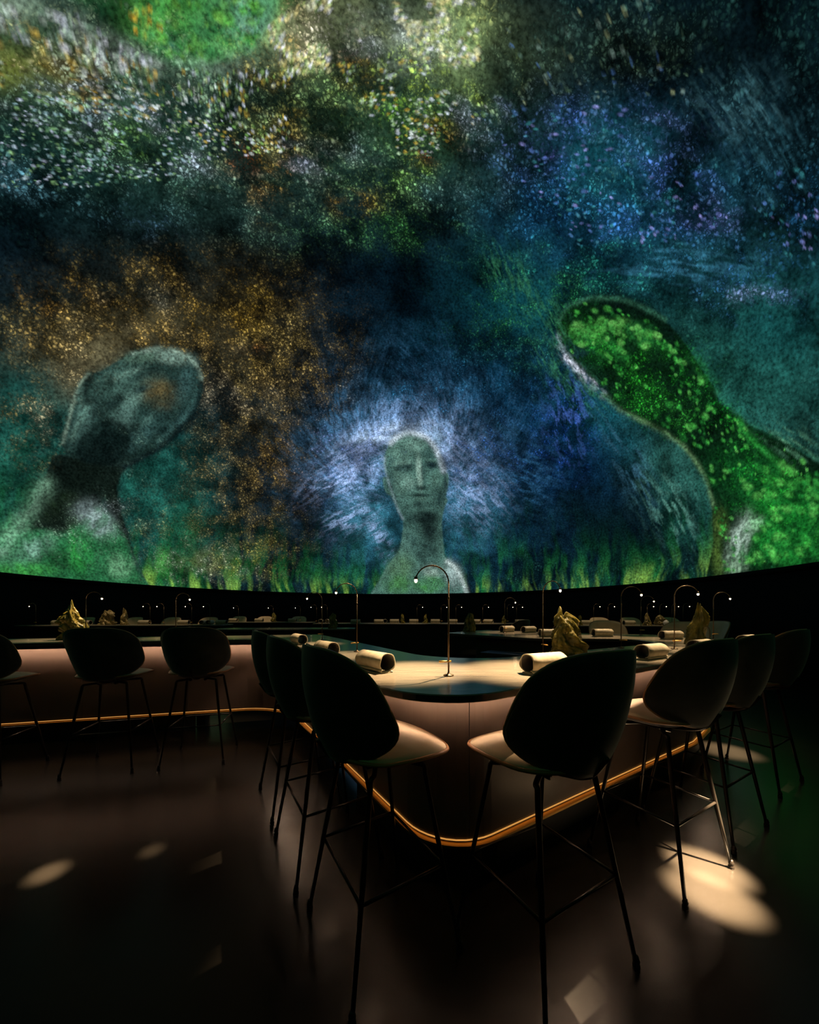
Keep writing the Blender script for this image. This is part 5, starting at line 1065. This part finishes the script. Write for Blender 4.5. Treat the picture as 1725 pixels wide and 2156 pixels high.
def roll(x, y, rz, label, group, z=TOP, s=1.):
    if first_roll[0] is None: o = first_roll[0] = make_roll(label, group)
    else: o = copy_tree(first_roll[0])
    o.location = (x, y, z); o.rotation_euler = (0, 0, rz); o.scale = (s, s, s); o['label'] = label; o['group'] = group
    return o
GR = 'rolled menus on the winding counter'
for x, y, a, l in [
    (-.175, 1.68, 40, 'cream rolled menu with open dark end, behind the nearest left chair'),
    (-.57, 2.28, 38, 'second cream rolled menu along the left arm, lamp post behind it'),
    (-1.02, 3.06, 36, 'third cream rolled menu, smallest along the left arm'),
    (.655, 1.62, 115, 'cream rolled menu at the right of the near corner, beside the big bark sculpture'),
    (1.52, 2.09, 118, 'cream rolled menu on the right arm between the two nearest right chairs'),
    (2.12, 2.42, 118, 'cream rolled menu just showing over the chair by the floor light'),
    (2.98, 2.93, 118, 'cream rolled menu just showing over the chair in green light'),
    (2.33, 4.02, 92, 'cream rolled menu on the far arm in front of a lit chair back'),
    (2.83, 3.60, 96, 'large cream rolled menu on the far arm right beside the tall mossy sculpture'),
    (1.67, 3.99, 92, 'cream rolled menu on the far arm touching the view of the big bark sculpture'),
    (1.45, 4.95, 118, 'cream rolled menu with open end near the tip of the far arm'),
    (1.72, 4.80, 118, 'cream rolled menu half hidden behind a small dark chair')]:
    roll(x, y, R(a), l, GR)
ORD = ['first', 'second', 'third', 'fourth', 'fifth', 'sixth', 'seventh', 'eighth', 'ninth', 'tenth', 'eleventh', 'twelfth']
for grp, desc, lst in [
    ('rolled menus on the far left counters', 'small pale rolled menu on the wall counter at left', [(-8.4, 7.95, 92), (-7.66, 7.85, 92), (-6.42, 8.05, 92), (-5.5, 8.1, 92), (-5.02, 8.1, 10), (-4.86, 8.1, 10), (-4.58, 8.1, 88)]),
    ('rolled menus on the furthest counter', 'tiny pale rolled menu on the furthest counter', [(-5.62, 10.6, 90), (-4.75, 10.5, 90), (-3.66, 10.4, 90)]),
    ('rolled menus on the far middle counter', 'tiny pale rolled menu on the far middle counter', [(-2.48, 9.3, 8), (-2.3, 9.3, 8), (-2.1, 9.3, 8), (-1.46, 9.0, 90), (-.84, 9.1, 90), (-.68, 9.3, 5), (-.42, 9.3, 90), (.12, 9.35, 90), (.72, 9.3, 90), (1.2, 9.25, 90), (1.82, 9.1, 60), (2.16, 9.1, 60)]),
    ('rolled menus on the far right counter', 'small pale rolled menu on the far right counter', [(4.25, 8.05, 92), (4.52, 7.8, 92), (5.15, 7.8, 92)])]:
    for i, (x, y, a) in enumerate(lst):
        roll(x, y, R(a), '%s, %s from the left' % (desc, ORD[i]), grp, s=1.15)
for x, y, a, l in [(3.0, 9.05, 75, 'tiny pale rolled menu beyond the dark chair pair, left one'), (3.05, 8.85, 80, 'tiny pale rolled menu beyond the dark chair pair, right one')]:
    roll(x, y, R(a), l, 'rolled menus beyond the counter tip', s=1.1)

# ------------------------------------------------------------------ arched table lamps
def make_lamp(label, group):
    root = empty('arched_lamp', label, 'lamp', (0, 0, 0), 0, group)
    lathe('base', [(.0, 0), (.024, 0), (.024, .004), (.020, .006), (.006, .008), (.0055, .014)], M['lampmetal'], root, 18)
    r = .078; H = .505 - r
    tube('post', [(0, 0, .006), (0, 0, .2), (0, 0, H)], [.0042, .0038, .0034], M['lampmetal'], root, 8)
    lathe('collar', [(.0034, 0), (.0056, .002), (.0056, .012), (.0034, .014)], M['lampmetal'], root, 10, (0, 0, .35))
    tube('handle', [(-.012, 0, .066), (.045, 0, .066)], .0045, M['brass'], root, 8)
    arc = [(r - r * math.cos(R(a)), 0, H + r * math.sin(R(a))) for a in range(0, 166, 11)]
    tube('arm', arc, [.0034] * 10 + [.003] * (len(arc) - 10), M['lampmetal'], root, 8)
    e = arc[-1]
    lathe('socket', [(.003, .014), (.0075, .010), (.0085, 0), (.006, -.001)], M['lampmetal'], root, 12, (e[0], 0, e[2] - .006))
    lathe('bulb', [(.001, -.014), (.005, -.012), (.0075, -.005), (.006, .001), (.002, .003)], M['bulb'], root, 12, (e[0], 0, e[2] - .008))
    return root
first_lamp = [None]
def lamp(x, y, rz, label, group, glow=0., s=1.):
    if first_lamp[0] is None: o = first_lamp[0] = make_lamp(label, group)
    else: o = copy_tree(first_lamp[0])
    o.location = (x, y, TOP); o.rotation_euler = (0, 0, rz); o.scale = (s, s, s); o['label'] = label; o['group'] = group
    if glow:
        l = bpy.data.lights.new('bulb_light', 'POINT'); l.energy = glow; l.shadow_soft_size = .006; l.color = WARM
        lo = bpy.data.objects.new('bulb_light', l); link(lo, o); lo.location = (.1545, 0, .395)
    return o
GL = 'arched lamps on the winding counter'
for x, y, a, g, l in [
    (.18, 1.53, 190, .0, 'tall thin arched lamp at the near corner, crossing the middle figure'),
    (-.39, 2.47, 200, .15, 'thin arched lamp on the left arm, its bulb at the dome rim'),
    (-.92, 3.50, 205, .5, 'thin arched lamp on the left arm with a bright round bulb'),
    (.935, 2.33, -68, .5, 'arched lamp beside the big bark sculpture with a starry bulb'),
    (1.745, 2.74, -8, .15, 'arched lamp on the right arm behind the near corner chair'),
    (2.12, 2.66, -20, .5, 'arched lamp on the right arm with a starry bulb before a mossy sculpture'),
    (3.2, 3.5, -10, .1, 'dim arched lamp standing furthest right'),
    (2.98, 4.28, -8, .1, 'dim arched lamp at the back of the far arm, before a lit chair'),
    (-3.33, 3.42, 5, .5, 'arched lamp with a bright bulb beside the twisted root sculpture'),
    (-2.58, 3.67, 0, .5, 'arched lamp with a bright bulb above the right chair of the left row'),
    (1.36, 4.75, 0, .1, 'thin arched lamp near the tip of the far arm')]:
    lamp(x, y, R(a), l, GL, g)
for grp, desc, lst in [
    ('arched lamps on the far left counters', 'tiny far arched lamp on the wall counter at left', [(-8.6, 7.65, 180), (-6.05, 7.75, 185), (-5.75, 7.78, 185), (-5.15, 7.86, 180), (-4.72, 7.86, 180)]),
    ('arched lamps on the furthest counter', 'tiny far arched lamp on the furthest counter', [(-5.3, 10.3, 180), (-4.2, 10.25, 180), (-3.35, 10.2, 180)]),
    ('arched lamps on the far middle counter', 'tiny far arched lamp on the far middle counter', [(-2.5, 8.95, 180), (-2.2, 8.9, 180), (.2, 8.95, 0), (.85, 8.95, 0), (1.25, 8.95, 0), (1.95, 8.85, 0), (2.6, 8.85, 0), (2.85, 8.85, -10)]),
    ('arched lamps on the far right counter', 'small far arched lamp on the far right counter', [(4.5, 8.12, 0), (4.75, 7.95, 0), (5.65, 7.9, 0), (5.95, 7.9, 0), (6.2, 7.85, 0), (6.42, 7.8, 0)])]:
    for i, (x, y, a) in enumerate(lst):
        lamp(x, y, R(a), '%s, %s from the left' % (desc, ORD[i]), grp)

# ------------------------------------------------------------------ gnarled bark and root sculptures
def sculpture(x, y, w_, h, seed, label, m='bark', spikes=5, lean=0., taper=.55, z=TOP):
    rs = np.random.RandomState(seed); NT, NZ = 56, 44
    T, Z = np.meshgrid(np.linspace(0, 2 * PI, NT, endpoint=False), np.linspace(0, 1, NZ), indexing='xy')
    off = rs.rand(4) * 80
    cx, sx = np.cos(T), np.sin(T)
    wob = fbm(cx * spikes * .25 + off[0], sx * spikes * .25 + off[1], 3)
    tp = (wob - wob.min()) / (wob.max() - wob.min()); top = .66 + .34 * tp ** 1.1
    n1 = fbm(cx * 1.1 + off[1] + Z * .8, sx * 1.1 + Z * 1.8 + off[2], 2)
    n2 = fbm(cx * 3 + Z * 3 + off[3], sx * 3 + Z * 5 + off[0], 4)
    rid = np.abs(2 * fbm(cx * 2.2 + Z * 1.2 + off[2], sx * 2.2 + Z * 2.6 + off[3], 4) - 1)
    r = (1 - (1 - taper) * Z ** 1.6 + .10 * np.exp(-Z * 10)) * np.sqrt(np.maximum(1 - .80 * Z ** 7, .05)) * (.45 + .8 * n1 + .5 * (n2 - .5)) * (.72 + .9 * np.minimum(rid, .5))
    r = r / np.percentile(r, 93) * w_ / 2
    X = r * cx + lean * Z ** 1.5 * h + .05 * w_ * np.sin(Z * 9 + off[0]); Y = r * sx * .85; ZZ = Z * top * h
    # a hollow crown: the last rows fold inwards and down
    vs = np.stack([X.ravel(), Y.ravel(), ZZ.ravel()], 1).tolist()
    last = (NZ - 1) * NT
    for fr, dz in ((.7, -.01), (.35, -.05)):
        vs += [(vs[last + k][0] * fr + lean * h * (1 - fr) * .9, vs[last + k][1] * fr, vs[last + k][2] + dz * h) for k in range(NT)]
    vs.append((lean * h * .8, 0, h * .70)); fs = []
    for i in range(NZ + 1):
        for k in range(NT):
            fs.append((i * NT + k, i * NT + (k + 1) % NT, (i + 1) * NT + (k + 1) % NT, (i + 1) * NT + k))
    q = (NZ + 1) * NT
    for k in range(NT): fs.append((q + k, q + (k + 1) % NT, len(vs) - 1))
    fs.append(tuple(range(NT)))
    o = mesh_obj('bark_sculpture', vs, fs, M[m]); o.location = (x, y, z)
    tag(o, label, 'sculpture', 'bark sculptures on the counters')
    return o
sculpture(1.05, 2.2, .25, .335, 3, 'big gnarled green and golden bark sculpture on the right arm', spikes=4, lean=-.12)
sculpture(2.62, 3.02, .17, .385, 11, 'tall mossy pointed sculpture on the right arm under a starry lamp', spikes=3, lean=.05, taper=.42)
sculpture(-3.62, 3.57, .235, .43, 5, 'twisted forked root sculpture standing on the left counter', spikes=6, lean=-.06, taper=.72)
sculpture(-7.28, 8.0, .34, .36, 8, 'glowing amber bark sculpture on the wall counter', 'amber', 3, taper=.9)
sculpture(-6.86, 8.0, .18, .41, 9, 'slim golden bark sculpture right of the glowing amber one', 'amber', 4)
sculpture(-4.3, 10.55, .17, .30, 14, 'tiny dark green sculpture on the furthest counter')
sculpture(-1.42, 6.2, .15, .29, 15, 'dark mossy sculpture at the right end of the short lit counter')
sculpture(.93, 5.15, .18, .29, 16, 'dark shaggy sculpture near the tip of the far arm', taper=.75)
sculpture(.45, 9.3, .14, .26, 17, 'tiny tan sculpture on the far middle counter, left of three rolls')
sculpture(-.2, 9.3, .14, .26, 18, 'tiny dark sculpture on the far middle counter beside the roll cluster')
sculpture(3.92, 7.66, .10, .24, 19, 'small green sculpture behind the big bark sculpture', taper=.9)
sculpture(5.88, 7.75, .24, .24, 20, 'small golden green forked sculpture on the far right counter', 'amber', 3, taper=.95)
sculpture(5.42, 7.58, .16, .30, 21, 'small orange twisted sculpture before an orange lit chair', 'amber', 5)
sculpture(2.62, 9.25, .14, .22, 22, 'tiny leafy sculpture at the right end of the middle counter')
g = lathe('globe_vase', [(.0, 0), (.028, 0), (.034, .004), (.05, .03), (.056, .06), (.05, .09), (.032, .11), (.018, .118), (.018, .124), (.0, .124)], M['china'], None, 20)
g.location = (5.83, 7.55, TOP); tag(g, 'small white round vase on the far right counter', 'vase')

# ------------------------------------------------------------------ kitchen inside the curve
kt = empty('kitchen_unit', 'low dark kitchen unit with four pale knobs inside the winding counter', 'cabinet', (1.35, 3.55, 0), R(-38))
def box(name, x0, x1, y0, y1, z0, z1, m, parent):
    vs = [(x, y, z) for z in (z0, z1) for x, y in ((x0, y0), (x1, y0), (x1, y1), (x0, y1))]
    return mesh_obj(name, vs, [(0, 1, 2, 3), (4, 5, 6, 7)] + [(k, (k + 1) % 4, 4 + (k + 1) % 4, 4 + k) for k in range(4)], m, parent, smooth=False)
box('carcass', -.55, .55, -.14, .1, 0, .86, M['core'], kt)
box('worktop', -.57, .57, -.16, .12, .86, .88, M['edge'], kt)
for k in range(4):
    tube('knob', [(-.2 + k * .09, -.14, .82), (-.2 + k * .09, -.165, .82)], .012, M['knob'], kt, 12)
